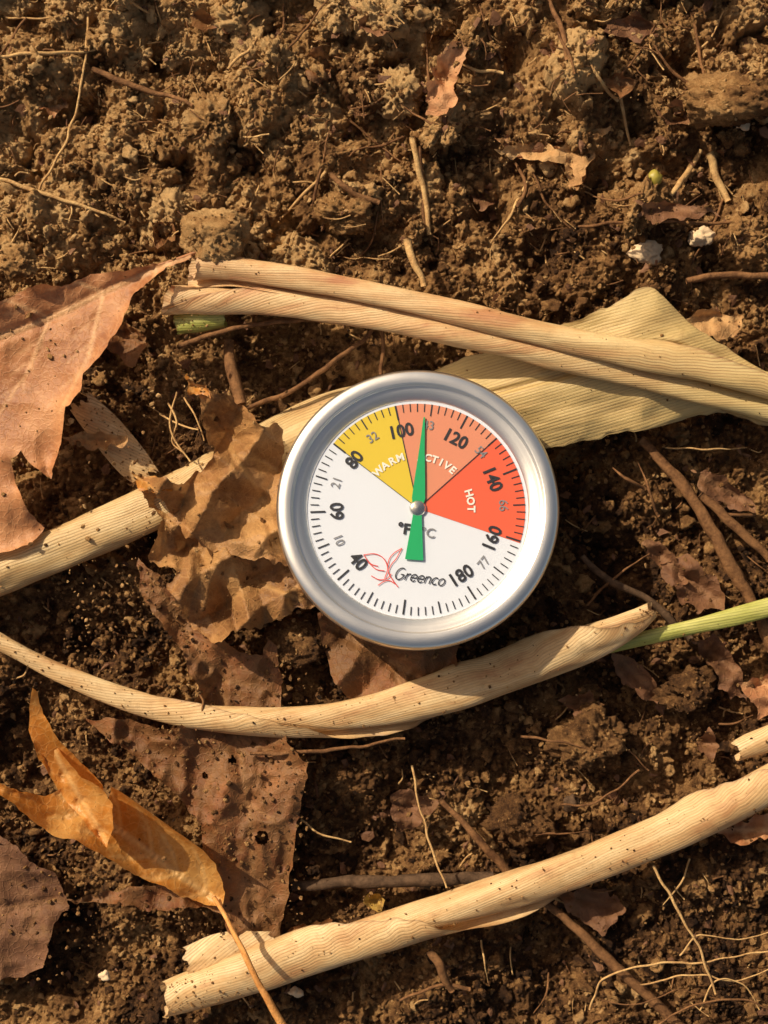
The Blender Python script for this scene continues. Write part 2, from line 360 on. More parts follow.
# ------------------------------------------------------------------ ribbons (rolled corn leaves)
def ribbon_geo(pts, nl, nc=96, squash=0.70, spiral=0.32, wob=0.045, seed=0, frayed=0.0, twist=1.0, lift=0.15, cut0=0.0, cut1=0.0):
    q = catmull([list(P(p[0], p[1], p[2])) + [p[3], p[4], p[5]] for p in pts], nl)
    C = q[:, :3]; W = q[:, 3] * (H - C[:, 2]) / H; A = np.radians(np.clip(q[:, 4], 5, 1200)); roll = np.radians(q[:, 5]) * twist
    T = np.gradient(C, axis=0); T /= np.linalg.norm(T, axis=1)[:, None]
    Sd = np.cross(T, [0, 0, 1.0]); Sd /= np.linalg.norm(Sd, axis=1)[:, None]
    N = np.cross(Sd, T)
    ln = np.concatenate([[0], np.cumsum(np.linalg.norm(np.diff(C, axis=0), axis=1))])
    s = np.linspace(-1, 1, nc)
    R = np.where(A < math.pi, W / 2 / np.sin(np.minimum(A, math.pi) / 2), W / 2)
    V = np.zeros((nl, nc, 3)); UV = np.zeros((nl, nc, 2)); up = np.zeros((nl, nc)); RM = np.zeros((nl, nc))
    for i in range(nl):
        k = float(sstep(2.2, 3.6, A[i]))
        edge_w = 0.35 * float(vn(ln[i], 5.0, 55, seed + 18)) * k + 0.10 * float(vn(ln[i], 5.0, 12, seed + 20)) * k
        ph = s * A[i] / 2 + roll[i] * k + edge_w * (s < 0) * (-s)
        Rr = R[i] * (1 - spiral * k * (s + 1) / 2 * min(A[i] / 6.28, 2))
        Rr = Rr * (1 + lift * k * (0.6 + 0.8 * float(vn(ln[i], 9.0, 60, seed + 19))) * np.exp(-(s + 1) / 0.05))
        w = 1 + wob * 2 * vn(np.full(nc, ln[i]), np.full(nc, 3.0), 60, seed + 11) * k
        w = w + wob * 0.9 * vn(np.full(nc, ln[i] * 0.5), s * A[i] * 14 + ln[i] * 0.4, 16, seed + 13) * k
        w = w + 0.05 * k * np.cos(3 * ph + 0.02 * ln[i]) + 0.04 * k * np.abs(np.sin(2 * ph - 0.03 * ln[i]))
        flat = (1 - k) * (4 * vn(np.full(nc, ln[i]), s * W[i] / 2, 40, seed + 12) + 0.5 * vn(np.full(nc, ln[i] * 0.3), s * W[i] / 2, 5, seed + 14))
        a = Rr * np.sin(ph) * w
        b = (Rr * np.cos(ph) * w - R[i]) * (squash if k > 0.5 else 1 - (1 - squash) * k * 2) + flat
        V[i] = C[i] + a[:, None] * Sd[i] + b[:, None] * N[i]
        if frayed:
            fr = frayed * (vn(s * 60, np.full(nc, 3.0), 20, seed + 15) + 0.35 * vn(s * 60, np.full(nc, 3.0), 5, seed + 16))
            e0 = math.exp(-i / 3.0); e1 = math.exp(-(nl - 1 - i) / 3.0)
            V[i] += T[i] * ((fr * (e1 - e0)))[:, None]
        tp = np.clip((1 + np.cos(ph + 0.5)) / 2, 0, 1) ** 1.5 * (1 - 0.45 * (s + 1) / 2)
        if cut0:
            f0 = max(0.0, 1 - ln[i] / (W[i] * 2.2 * cut0 + 1)); V[i] += T[i] * (W[i] * cut0 * tp * f0)[:, None]
        if cut1:
            f1 = max(0.0, 1 - (ln[-1] - ln[i]) / (W[i] * 2.2 * cut1 + 1)); V[i] -= T[i] * (W[i] * cut1 * tp * f1)[:, None]
        UV[i, :, 0] = ln[i]; UV[i, :, 1] = s * A[i] / 2 * R[i]
        up[i] = np.cos(ph)
        RM[i] = np.exp(-(s + 1) / 0.015) * 0.8 + 0.9 * k * np.exp(-((s + 1 - 4 * math.pi / max(A[i], 1)) / 0.022) ** 2) * (s + 1 > 0)
        if frayed: RM[i] += 0.5 * math.exp(-i / 1.5) + 0.5 * math.exp(-(nl - 1 - i) / 1.5)
    idx = np.arange(nl * nc).reshape(nl, nc)
    F = np.stack([idx[:-1, :-1], idx[:-1, 1:], idx[1:, 1:], idx[1:, :-1]], -1).reshape(-1, 4)
    Vf = V.reshape(-1, 3)
    tops = Vf[(up.reshape(-1) > 0.45)]
    tint = np.repeat(np.linspace(0, 1, nl), nc)
    return Vf, F, UV.reshape(-1, 2), tint, tops, np.clip(RM.reshape(-1), 0, 1)
def ribbon(name, pts, mat, label, cat, nl=220, dust=60, tintf=None, **kw):
    V, F, UV, t, tops, rm = ribbon_geo(pts, nl, **kw)
    if tintf: t = tintf(t)
    ob = fast_mesh(name, V, F, {'tint': t, 'rim': rm}, UV, mats=[mat])
    DUST.append((tops, dust, 0.5, 1.5))
    return tag(ob, label, cat)

Va, Fa, Ua, Ta, ta, ra = ribbon_geo([(-50, 594, 44, 46, 330, 0), (0, 573, 44, 48, 330, 5), (80, 541, 46, 50, 300, 10), (160, 506, 46, 52, 260, 10), (235, 468, 42, 50, 190, 0),
                     (310, 428, 26, 58, 130, 0), (380, 410, 8, 60, 90, 0), (450, 405, 6, 60, 60, 0)], 200, seed=3)
top = catmull([(395, 392, 6), (435, 369, 12), (480, 354, 24), (520, 340, 34), (570, 323, 42), (606, 307, 46), (632, 292, 50), (650, 288, 52), (664, 297, 50), (690, 322, 44), (730, 350, 40), (780, 378, 36), (850, 412, 30)], 170)
bot = catmull([(395, 440, 2), (435, 450, 4), (480, 452, 10), (520, 450, 18), (560, 445, 26), (600, 438, 30), (640, 430, 34), (670, 424, 34), (700, 416, 34), (730, 411, 34), (760, 408, 34), (800, 412, 30), (850, 430, 30)], 170)
nc2 = 70; V2 = []; U2 = []; R2 = []
for i in range(170):
    for j in range(nc2):
        t = j / (nc2 - 1); p = top[i] * (1 - t) + bot[i] * t
        Wd = np.linalg.norm(top[i] - bot[i])
        z = p[2] + 0.10 * Wd * math.sin(math.pi * t) - 4.5 * math.exp(-((t - 0.42) / 0.03) ** 2)
        z += 4.5 * float(vn(p[0], p[1] * 1.5, 45, 88)) + 0.35 * float(vn(i * 0.6, t * 200, 6, 89)) + 2.0 * (1 - 2 * abs(float(vn(p[0] * 0.5 + 20, p[1] + 0.3 * p[0], 26, 90))))
        e = 2.0 * float(vn(p[0], 2.0, 9, 91)) * (1 if t < 0.02 else -1 if t > 0.98 else 0)
        V2.append(P(p[0], p[1] + e, z)); U2.append((p[0] * 1.05, -p[1] - 0.30 * p[0] + 400)); R2.append(0.5 * math.exp(-min(t, 1 - t) / 0.012))
idx2 = np.arange(170 * nc2).reshape(170, nc2)
F2 = np.stack([idx2[:-1, :-1], idx2[:-1, 1:], idx2[1:, 1:], idx2[1:, :-1]], -1).reshape(-1, 4)
ob = fast_mesh('corn_leaf', np.vstack([Va, V2]), np.vstack([Fa, F2 + len(Va)]), {'tint': np.concatenate([np.zeros(len(Va)), np.full(len(V2), 0.75)]), 'rim': np.concatenate([ra, R2])}, np.vstack([Ua, U2]), mats=[M_BLADE])
tag(ob, 'long pale corn leaf, rolled then opening wide beneath the dial', 'corn leaf')
DUST.append((np.vstack([ta[::2], np.array(V2)[::3]]), 120, 0.5, 1.8))

Va, Fa, Ua, Ta, ta, ra = ribbon_geo([(187, 265, 62, 40, 420, 300), (215, 265, 64, 36, 480, 330), (250, 270, 66, 31, 540, 350), (320, 282, 70, 29, 520, 380), (420, 304, 74, 29, 500, 410), (520, 328, 78, 30, 500, 450),
                                 (620, 350, 80, 32, 480, 490), (700, 366, 78, 33, 460, 530), (780, 386, 74, 33, 460, 560), (840, 402, 70, 33, 460, 590)], 240, seed=21, frayed=5, cut0=0.45)
Vb, Fb, Ub, Tb, tb, rb = ribbon_geo([(161, 297, 52, 32, 420, 260), (200, 297, 54, 31, 460, 230), (280, 302, 58, 29, 480, 190), (380, 318, 64, 29, 470, 150), (480, 339, 68, 29, 460, 110),
                                 (580, 362, 68, 28, 450, 70), (660, 382, 66, 28, 440, 30), (740, 402, 62, 30, 440, 10), (840, 428, 58, 30, 440, 0)], 240, seed=25, frayed=6, cut0=0.45)
ob = fast_mesh('rolled_corn_leaf', np.vstack([Va, Vb]), np.vstack([Fa, Fb + len(Va)]), {'tint': np.clip(np.concatenate([Ta, Tb]) * 1.6 - 0.75, 0, 0.8), 'rim': np.concatenate([ra, rb])}, np.vstack([Ua, Ub + 300]), mats=[M_HUSKP])
tag(ob, 'double rolled tan dry corn leaf lying across the soil', 'corn leaf')
DUST.append((np.vstack([ta, tb]), 90, 0.5, 1.2))

ribbon('rolled_corn_leaf', [(-60, 612, 44, 16, 420, 0), (0, 644, 44, 19, 420, 30), (60, 675, 44, 22, 420, 60), (130, 703, 44, 26, 420, 90), (200, 718, 46, 30, 420, 120), (290, 722, 48, 33, 420, 150),
                            (370, 714, 50, 40, 430, 200), (440, 698, 54, 50, 440, 250), (510, 675, 58, 52, 440, 300), (580, 647, 58, 48, 440, 350), (630, 624, 56, 34, 440, 380), (656, 607, 52, 18, 440, 400)],
       M_HUSK, 'tan dry corn leaf twisted into a tapering roll', 'corn leaf', nl=300, dust=280, seed=31, frayed=5, twist=1.5, cut1=0.4)
ribbon('rolled_corn_leaf', [(157, 1008, 42, 40, 300, 0), (185, 999, 44, 45, 340, 10), (220, 988, 48, 47, 380, 30), (300, 961, 50, 48, 420, 80), (400, 931, 52, 48, 440, 130), (500, 900, 52, 48, 440, 180),
                            (600, 866, 52, 47, 440, 230), (690, 829, 52, 46, 430, 290), (780, 783, 52, 46, 430, 340), (850, 744, 50, 44, 430, 380)],
       M_HUSK, 'thick tan corn leaf roll with diagonal fibres and open end', 'corn leaf', nl=300, dust=320, seed=41, frayed=3, twist=1.6, cut0=0.4, wob=0.03, lift=0.10)
ribbon('rolled_corn_leaf', [(733, 755, 44, 22, 300, 0), (752, 748, 46, 24, 300, 30), (780, 738, 46, 26, 320, 60), (840, 716, 44, 26, 320, 90)],
       M_HUSK, 'short broken end of a tan dry corn leaf', 'corn leaf', nl=60, dust=10, seed=51, frayed=4, cut0=0.4)
ribbon('corn_stalk', [(604, 650, 34, 12, 380, 0), (640, 640, 36, 15, 380, 10), (690, 628, 38, 17, 380, 20), (740, 616, 40, 19, 380, 40), (840, 590, 40, 20, 380, 60)],
       M_GREEN, 'fresh yellow-green corn stalk beside the dry rolled leaf', 'corn stalk', nl=100, dust=10, seed=61, spiral=0.12, lift=0.05)
ribbon('corn_stub', [(176, 324, 34, 20, 330, 0), (196, 320, 40, 26, 330, 20), (222, 316, 40, 22, 330, 40)],
       M_GREEN, 'yellow-green stub tucked under the double rolled leaf', 'corn stalk', nl=40, dust=30, seed=63, spiral=0.15, lift=0.05, frayed=3)
ribbon('corn_leaf', [(188, 966, 30, 36, 80, 0), (225, 955, 33, 42, 80, 0), (272, 946, 33, 26, 80, 0)], M_HUSK, 'small pale torn corn leaf flap beneath the roll', 'corn leaf', nl=30, dust=15, seed=71, frayed=3)
ribbon('corn_leaf', [(78, 400, 18, 26, 60, 0), (105, 430, 20, 34, 70, 0), (132, 462, 22, 34, 60, 0), (150, 480, 20, 24, 60, 0)], M_HUSK, 'short tan dry corn leaf scrap half buried in soil', 'corn leaf', nl=50, dust=120, seed=75, frayed=8)

# ------------------------------------------------------------------ flat leaves
def resample(outline, step=2.6, rough=1.2, seed=0, smooth=False):
    o = np.array(outline, float)
    if smooth:
        o = np.vstack([o, o[0]]); o = catmull(o, len(o) * 12)[:-1]
    out = []
    n = len(o)
    for i in range(n):
        a = o[i]; b = o[(i + 1) % n]; d = np.linalg.norm(b - a)
        k = max(1, int(d / step))
        for j in range(k): out.append(a + (b - a) * j / k)
    out = np.array(out)
    out[:, 0] += rough * vn(out[:, 0], out[:, 1], 6, seed + 50) * 1.5 + rough * 1.8 * vn(out[:, 0], out[:, 1], 17, seed + 52)
    out[:, 1] += rough * vn(out[:, 0], out[:, 1], 6, seed + 51) * 1.5 + rough * 1.8 * vn(out[:, 0], out[:, 1], 17, seed + 53)
    return out
def segdist(x, y, a, b):
    ax, ay = a; bx, by = b
    dx, dy = bx - ax, by - ay; L = dx * dx + dy * dy + 1e-9
    t = np.clip(((x - ax) * dx + (y - ay) * dy) / L, 0, 1)
    return np.hypot(x - ax - t * dx, y - ay - t * dy)
def tri(t):
    f = t - np.floor(t); return 4 * np.abs(f - 0.5) - 1
def leaf(name, outline, zf, mat, label, cat='leaf', amp=5, ns=26, seed=0, mid=None, side=0, sidelen=60, sideang=50, extra=(), curl=4, rough=1.2, step=2.6, dust=20, smooth=False, holes=(), folds=(), warp=None, cw=8):
    o = resample(outline, step, rough, seed, smooth)
    x0, y0 = o.min(0); x1, y1 = o.max(0)
    gx, gy = np.meshgrid(np.arange(x0, x1, step), np.arange(y0, y1, step))
    r = np.random.default_rng(seed + 900)
    gp = np.stack([gx.ravel(), gy.ravel()], 1) + r.uniform(-0.8, 0.8, (gx.size, 2))
    dmin = np.full(len(gp), 1e9)
    for q in o: dmin = np.minimum(dmin, np.hypot(gp[:, 0] - q[0], gp[:, 1] - q[1]))
    gp = gp[dmin > step * 0.6]
    allp = np.vstack([o, gp]); n = len(o)
    res = delaunay_2d_cdt([Vector(p) for p in allp], [(i, (i + 1) % n) for i in range(n)], [], 1, 1e-4)
    V2 = np.array([list(v) for v in res[0]]); F = [list(f) for f in res[2]]
    if holes:
        F = [f for f in F if not any(np.hypot(*(V2[f].mean(0) - np.array(h[:2]))) < h[2] for h in holes)]
    x, y = V2[:, 0], V2[:, 1]
    de = np.full(len(V2), 1e9)
    for q in o: de = np.minimum(de, np.hypot(x - q[0], y - q[1]))
    z = zf(x, y)
    rid = lambda sc, sd: 1 - 2 * np.abs(vn(x, y, sc, sd))
    z = z + amp * (0.6 * rid(ns, seed + 60) + 0.35 * rid(ns * 0.45, seed + 61) + 0.7 * vn(x, y, ns * 1.8, seed + 62)) + amp * 0.12 * vn(x, y, ns * 0.2, seed + 63)
    for (fa, lam, am) in folds:
        ca, sa = math.cos(math.radians(fa)), math.sin(math.radians(fa))
        ph = (x * ca + y * sa + 12 * vn(x, y, 60, seed + 65 + int(lam)) + 1.2 * vn(x, y, 13, seed + 66)) / lam
        z = z + am * tri(ph) * (0.75 + 0.4 * vn(x, y, 50, seed + 67))
    z = z + curl * np.exp(-de / cw) * (0.6 + vn(x, y, 26, seed + 64))
    vein = np.zeros(len(V2))
    segs = [(a, b, 1.0, 2.2) for a, b in extra]
    if mid:
        mp = catmull(mid, 40)
        for i in range(39): segs.append((mp[i], mp[i + 1], 1.0, 2.4))
        for k in range(side):
            t = (k + 0.7) / side; i = min(38, int(t * 39)); p = mp[i]; d = mp[i + 1] - mp[i]; d = d / np.linalg.norm(d)
            for sg in (1, -1):
                an = math.radians(sideang + r.uniform(-8, 8)) * sg
                dd = np.array([d[0] * math.cos(an) - d[1] * math.sin(an), d[0] * math.sin(an) + d[1] * math.cos(an)])
                L = sidelen * (1 - 0.45 * t) * r.uniform(0.8, 1.1)
                e1 = p + dd * L * 0.55; e2 = e1 + (dd * 0.9 + d * 0.35) * L * 0.45
                segs.append((p, e1, 0.85, 1.7)); segs.append((e1, e2, 0.65, 1.4))
                for kk in range(3):
                    b0 = p + dd * L * (0.2 + 0.22 * kk); segs.append((b0, b0 + (d * 0.9 + dd * 0.4) * L * 0.22, 0.45, 1.1)); segs.append((b0, b0 + (-d * 0.3 + dd * 0.8) * L * 0.18, 0.4, 1.1))
    for a, b, w, wd in segs:
        d = segdist(x, y, a, b); vein = np.maximum(vein, w * np.exp(-(d / wd) ** 2)); z = z - 1.8 * w * np.exp(-(d / (wd * 2.4)) ** 2) + 1.6 * w * np.exp(-(d / wd) ** 2)
    u0 = np.stack([x, y], 1)
    if warp is not None: x, y, z = warp(x, y, z)
    f = (H - z) / H
    V = np.stack([(x - 384) * f, (512 - y) * f, z], 1)
    ob = fast_mesh(name, V, F, {'vein': vein}, u0, mats=[mat])
    DUST.append((V, dust, 0.8, 3.0))
    return tag(ob, label, cat)

K = lambda c, gx=0, gy=0, cx=0, cy=0: (lambda x, y: c + gx * (x - cx) + gy * (y - cy))

oak1 = leaf('oak_leaf', [(-60, 310), (0, 302), (40, 284), (62, 287), (90, 274), (130, 269), (162, 263), (190, 254), (191, 257), (165, 268), (146, 283), (130, 300), (122, 322), (108, 346),
                  (84, 372), (80, 392), (66, 408), (62, 440), (50, 479), (38, 470), (22, 452), (12, 458), (14, 478), (26, 505), (44, 528), (30, 546), (0, 553), (-60, 560)],
     lambda x, y: 54 - 0.06 * (y - 380) + 7 * np.sin((x + y) / 34) , M_OAK, 'rust brown oak leaf with pointed lobes and pale veins', 'oak leaf', amp=4, ns=70, seed=100,
     mid=[(188, 256), (120, 285), (50, 318), (-20, 345)], side=4, sidelen=150, sideang=52, dust=130, curl=11, rough=0.8, step=2.2)
leaf('oak_leaf', [(138, 558), (158, 572), (186, 604), (214, 632), (240, 652), (262, 655), (266, 640), (276, 646), (282, 700), (286, 742), (307, 763), (303, 800), (293, 850), (288, 900),
                  (280, 946), (258, 952), (236, 946), (222, 915), (206, 908), (150, 912), (100, 902), (66, 903), (92, 893), (140, 888), (186, 880), (204, 850), (200, 826), (180, 796), (150, 770), (126, 752), (86, 719), (130, 720),
                  (168, 730), (188, 722), (198, 690), (180, 650), (160, 622), (142, 596)],
     lambda x, y: 27 + 5 * np.sin(y / 40) - 0.03 * (y - 760), M_OAKD, 'dark red-brown torn oak leaf dusted with soil', 'oak leaf', amp=7, ns=36, seed=120,
     mid=[(150, 575), (215, 680), (245, 780), (258, 945)], side=5, sidelen=90, dust=1300, curl=9, holes=[(262, 838, 7), (232, 760, 4), (205, 775, 3)], folds=[(20, 60, 5)])
leaf('crumpled_leaf', [(184, 374), (198, 384), (210, 392), (224, 394), (236, 404), (250, 408), (258, 420), (274, 424), (286, 446), (284, 470), (278, 500), (282, 535), (288, 562), (262, 560), (236, 554), (212, 550), (190, 540), (172, 515), (160, 495),
                       (134, 486), (130, 478), (162, 476), (186, 480), (200, 470), (214, 452), (206, 432), (200, 410), (196, 396)],
     lambda x, y: 64 - 0.1 * (x - 210), M_CRUMP, 'crumpled golden-brown dry leaf against the dial', 'leaf', amp=5, ns=44, seed=142,
     mid=[(190, 380), (225, 440), (262, 500), (280, 552)], side=4, sidelen=60, dust=60, curl=12, folds=[(30, 62, 17), (-48, 48, 11), (80, 30, 4)], step=1.8, rough=2.2, cw=6)
leaf('crumpled_leaf', [(130, 480), (160, 488), (196, 505), (240, 530), (286, 552), (298, 580), (314, 604), (300, 606), (290, 616), (276, 616), (262, 628), (244, 630), (226, 640), (204, 634), (188, 622), (172, 600), (168, 588), (176, 572), (158, 566), (150, 556), (160, 540),
                       (160, 520), (148, 498)],
     lambda x, y: 46 - 0.05 * (x - 220), M_CRUMP, 'crumpled brown dry leaf with curled edges on soil', 'leaf', amp=5, ns=44, seed=162,
     mid=[(150, 500), (210, 560), (300, 600)], side=4, sidelen=55, dust=120, curl=12, folds=[(60, 60, 15), (-22, 46, 10), (15, 28, 4)], step=1.8, rough=2.2, cw=6)
leaf('leaf', [(318, 612), (350, 618), (420, 640), (462, 640), (455, 664), (436, 690), (410, 702), (380, 710), (352, 700), (334, 682), (324, 652)],
     lambda x, y: 28 + 5 * np.sin(x / 22), M_OAKD, 'reddish brown crumpled leaf under the dial rim', 'leaf', amp=5, ns=30, seed=180, mid=[(330, 625), (440, 690)], side=3, sidelen=40, dust=45, folds=[(40, 50, 9)], curl=8)
leaf('leaf', [(-80, 825), (-20, 832), (8, 838), (20, 850), (36, 866), (52, 872), (67, 904), (54, 930), (40, 966), (12, 980), (-30, 984), (-80, 976)],
     K(10), M_DULL, 'dull brown dry leaf flat on dark soil', 'leaf', amp=6, ns=50, seed=200, mid=[(60, 900), (-60, 920)], side=4, sidelen=60, dust=160, curl=5, rough=1.4)
def curlwarp(x, y, z):
    a = (222, 904); b = (20, 760)
    dx, dy = b[0] - a[0], b[1] - a[1]; L = math.hypot(dx, dy); ux, uy = dx / L, dy / L
    t = ((x - a[0]) * ux + (y - a[1]) * uy) / L
    d = (x - a[0]) * uy - (y - a[1]) * ux
    Rc = 33 + 200 * sstep(0.62, 1.0, t)
    th = 1.35 * d / Rc
    vis = Rc * np.sin(th) * (1.0 - 0.22 * sstep(0.6, 0.95, t)); hz = Rc * (1 - np.cos(th)) * 1.3
    hz = np.where(t > 0.6, hz + 0.55 * np.abs(d) * sstep(0.6, 0.95, t), hz)
    return a[0] + t * L * ux + vis * uy, a[1] + t * L * uy - vis * ux, 32 + 20 * np.clip(t, 0, 1.3) + hz + z
curl = leaf('curled_leaf', [(222, 906), (206, 902), (182, 893), (168, 884), (150, 877), (126, 866), (112, 856), (88, 848), (66, 838), (46, 822), (24, 810), (0, 794), (-30, 774), (-12, 778), (20, 790), (46, 794), (62, 790), (52, 776), (38, 760), (28, 730), (31, 690), (37, 694), (42, 716), (58, 742),
                     (78, 766), (100, 788), (103, 820), (109, 788), (124, 792), (136, 799), (150, 802), (164, 811), (178, 817), (190, 830), (204, 844), (214, 868), (222, 894)],
     lambda x, y: 2.0 * np.sin((x - 0.5 * y) / 9), M_CURL, 'curled orange-tan oak leaf cupped upward with pointed lobes', 'oak leaf', amp=2, ns=30, seed=220, mid=[(222, 904), (170, 868), (110, 824), (30, 775)], side=6, sidelen=52, sideang=38,
     dust=6, curl=9, rough=0.6, step=1.5, warp=curlwarp, cw=4)
lobe = leaf('curled_leaf', [(31, 692), (36, 700), (44, 728), (60, 752), (82, 776), (102, 790), (112, 804), (114, 828), (107, 848), (98, 840), (84, 822), (66, 800), (51, 778), (39, 752), (32, 722)], lambda x, y: 82 + 1.1 * ((x - 30) - 0.58 * (y - 690)), M_CURL,
     'x', 'leaf', amp=2, ns=24, seed=225, mid=[(34, 700), (62, 766), (107, 842)], side=5, sidelen=14, dust=0, curl=8, rough=0.5, step=1.6, cw=3)
childof(lobe, curl, 'leaf_lobe')

small = [
    ([(494, 150), (520, 142), (560, 146), (586, 132), (607, 129), (596, 146), (590, 172), (572, 190), (566, 168), (540, 158), (510, 158)], 44, M_GREY, 'brown and tan torn leaf scrap on crumbly soil'),
    ([(432, 62), (448, 42), (464, 40), (468, 58), (450, 84), (456, 100), (440, 116), (426, 116), (430, 92)], 44, M_PINK, 'pinkish brown leaf fragment on soil'),
    ([(566, 150), (584, 136), (590, 160), (580, 190), (570, 180)], 56, M_GREY, 'small upright tan leaf scrap on soil'),
    ([(744, 684), (768, 668), (800, 676), (790, 720), (758, 716)], 36, M_PINK, 'pinkish dry leaf piece on soil'),
    ([(664, 566), (690, 560), (720, 575), (724, 606), (700, 614), (676, 600)], 4, M_DULL, 'dark brown leaf fragment on soil'),
    ([(684, 320), (720, 306), (744, 318), (736, 336), (700, 338)], 30, M_GREY, 'tan leaf scrap beside the pale blade'),
    ([(560, 890), (600, 884), (626, 908), (602, 930), (574, 918)], 4, M_DULL, 'brown leaf piece half buried in soil'),
    ([(690, 640), (716, 632), (740, 672), (748, 706), (720, 690)], 4, M_DULL, 'dark brown narrow leaf fragment on soil'),
    ([(100, 330), (128, 318), (152, 340), (140, 366), (112, 356)], 6, M_OAKD, 'dark leaf scrap in a soil hollow'),
    ([(388, 800), (420, 792), (440, 806), (424, 826), (398, 830)], 4, M_DULL, 'dark brown leaf scrap on soil'),
    ([(60, 436), (96, 430), (130, 436), (120, 446), (80, 446)], 36, M_GREY, 'thin pale leaf sliver on soil'),
    ([(284, 930), (330, 922), (350, 940), (300, 956)], 14, M_OAKD, 'dark leaf scrap beneath the corn leaf'),
    ([(716, 830), (768, 812), (790, 830), (760, 842), (730, 845)], 22, M_OAK, 'reddish leaf piece under the corn roll'),
    ([(150, 225), (170, 222), (172, 240), (158, 250)], 34, M_OAKD, 'small brown leaf fragment among clods'),
    ([(640, 206), (690, 202), (724, 212), (690, 222), (650, 222)], 40, M_DULL, 'brown bark-like leaf sliver on soil'),
    ([(500, 140), (540, 138), (562, 148), (530, 156), (504, 152)], 56, M_OAK, 'reddish brown curled leaf scrap among clods'),
    ([(186, 20), (204, 12), (236, 18), (240, 30), (214, 34)], 44, M_OAKD, 'dark brown leaf scrap among clods'),
    ([(600, 20), (640, 10), (660, 24), (636, 40), (610, 36)], 38, M_DULL, 'dull brown leaf scrap among clods'),
    ([(300, 60), (318, 50), (334, 64), (320, 84), (306, 78)], 40, M_OAKD, 'dark leaf bit among soil clods'),
    ([(362, 896), (376, 890), (384, 900), (374, 912), (364, 908)], 12, None, 'small yellow petal scrap on dark soil'),
    ([(560, 700), (590, 690), (606, 704), (580, 716)], 12, M_DULL, 'brown leaf chip in dark soil'),
    ([(690, 742), (706, 730), (722, 744), (708, 762)], 10, M_DULL, 'dark brown leaf chip in soil'),
    ([(600, 640), (640, 660), (664, 700), (650, 704), (620, 676)], 2, M_DULL, 'dark bark sliver half buried in soil'),
    ([(690, 470), (730, 480), (760, 510), (740, 512), (704, 492)], 6, M_DULL, 'dark bark strip on damp soil'),
    ([(640, 540), (668, 548), (690, 580), (676, 586), (650, 562)], 2, M_DULL, 'dark reddish bark chip in soil'),
    ([(600, 80), (622, 70), (640, 84), (618, 96)], 40, M_OAKD, 'dark reddish leaf chip among clods'),
    ([(360, 20), (388, 12), (400, 28), (372, 36)], 40, M_DULL, 'dark leaf chip among soil clods'),
    ([(700, 150), (724, 150), (730, 172), (708, 168)], 40, M_OAKD, 'dark leaf chip among soil clods'),
    ([(40, 100), (60, 90), (70, 108), (52, 118)], 40, M_OAK, 'rusty leaf chip among soil clods'),
    ([(470, 190), (492, 184), (500, 200), (480, 210)], 40, M_DULL, 'dark leaf chip among soil clods'),
    ([(344, 100), (366, 92), (372, 108), (352, 116)], 40, M_DULL, 'dark leaf chip among soil clods'),
    ([(660, 110), (684, 100), (690, 118), (668, 124)], 40, M_DULL, 'dark leaf chip among soil clods'),
    ([(180, 382), (186, 373), (200, 384), (210, 394), (200, 400)], 84, M_CURL, 'bright orange curled leaf tip'),
    ([(130, 477), (152, 473), (176, 480), (164, 492), (140, 491)], 80, M_CURL, 'bright orange curled leaf edge'),
]
M_YL2 = leaf_mat('yellow petal', (0.3, 0.16, 0.03), (0.5, 0.28, 0.05), (0.65, 0.40, 0.1), (0.6, 0.4, 0.1), 0.5)
for i, (o, z, m, l) in enumerate(small):
    c0 = np.mean(o, axis=0)
    if c0[1] < 250 :
        zs = [topz(q[0], q[1], 5) for q in o]
        z = float(np.percentile(zs, 80)) + (5 if i in (0, 1, 2, 15) else 3)
    zz = lambda x, y, z=z: z + 3 * np.sin((x + y) / 11)
    leaf('leaf_fragment', o, zz, m or M_YL2, l, 'leaf fragment', amp=5, ns=22, seed=300 + i * 7, dust=16, rough=2.4, mid=[o[0], o[len(o) // 2]], side=2, sidelen=18, folds=[(30 * i, 24, 4)])

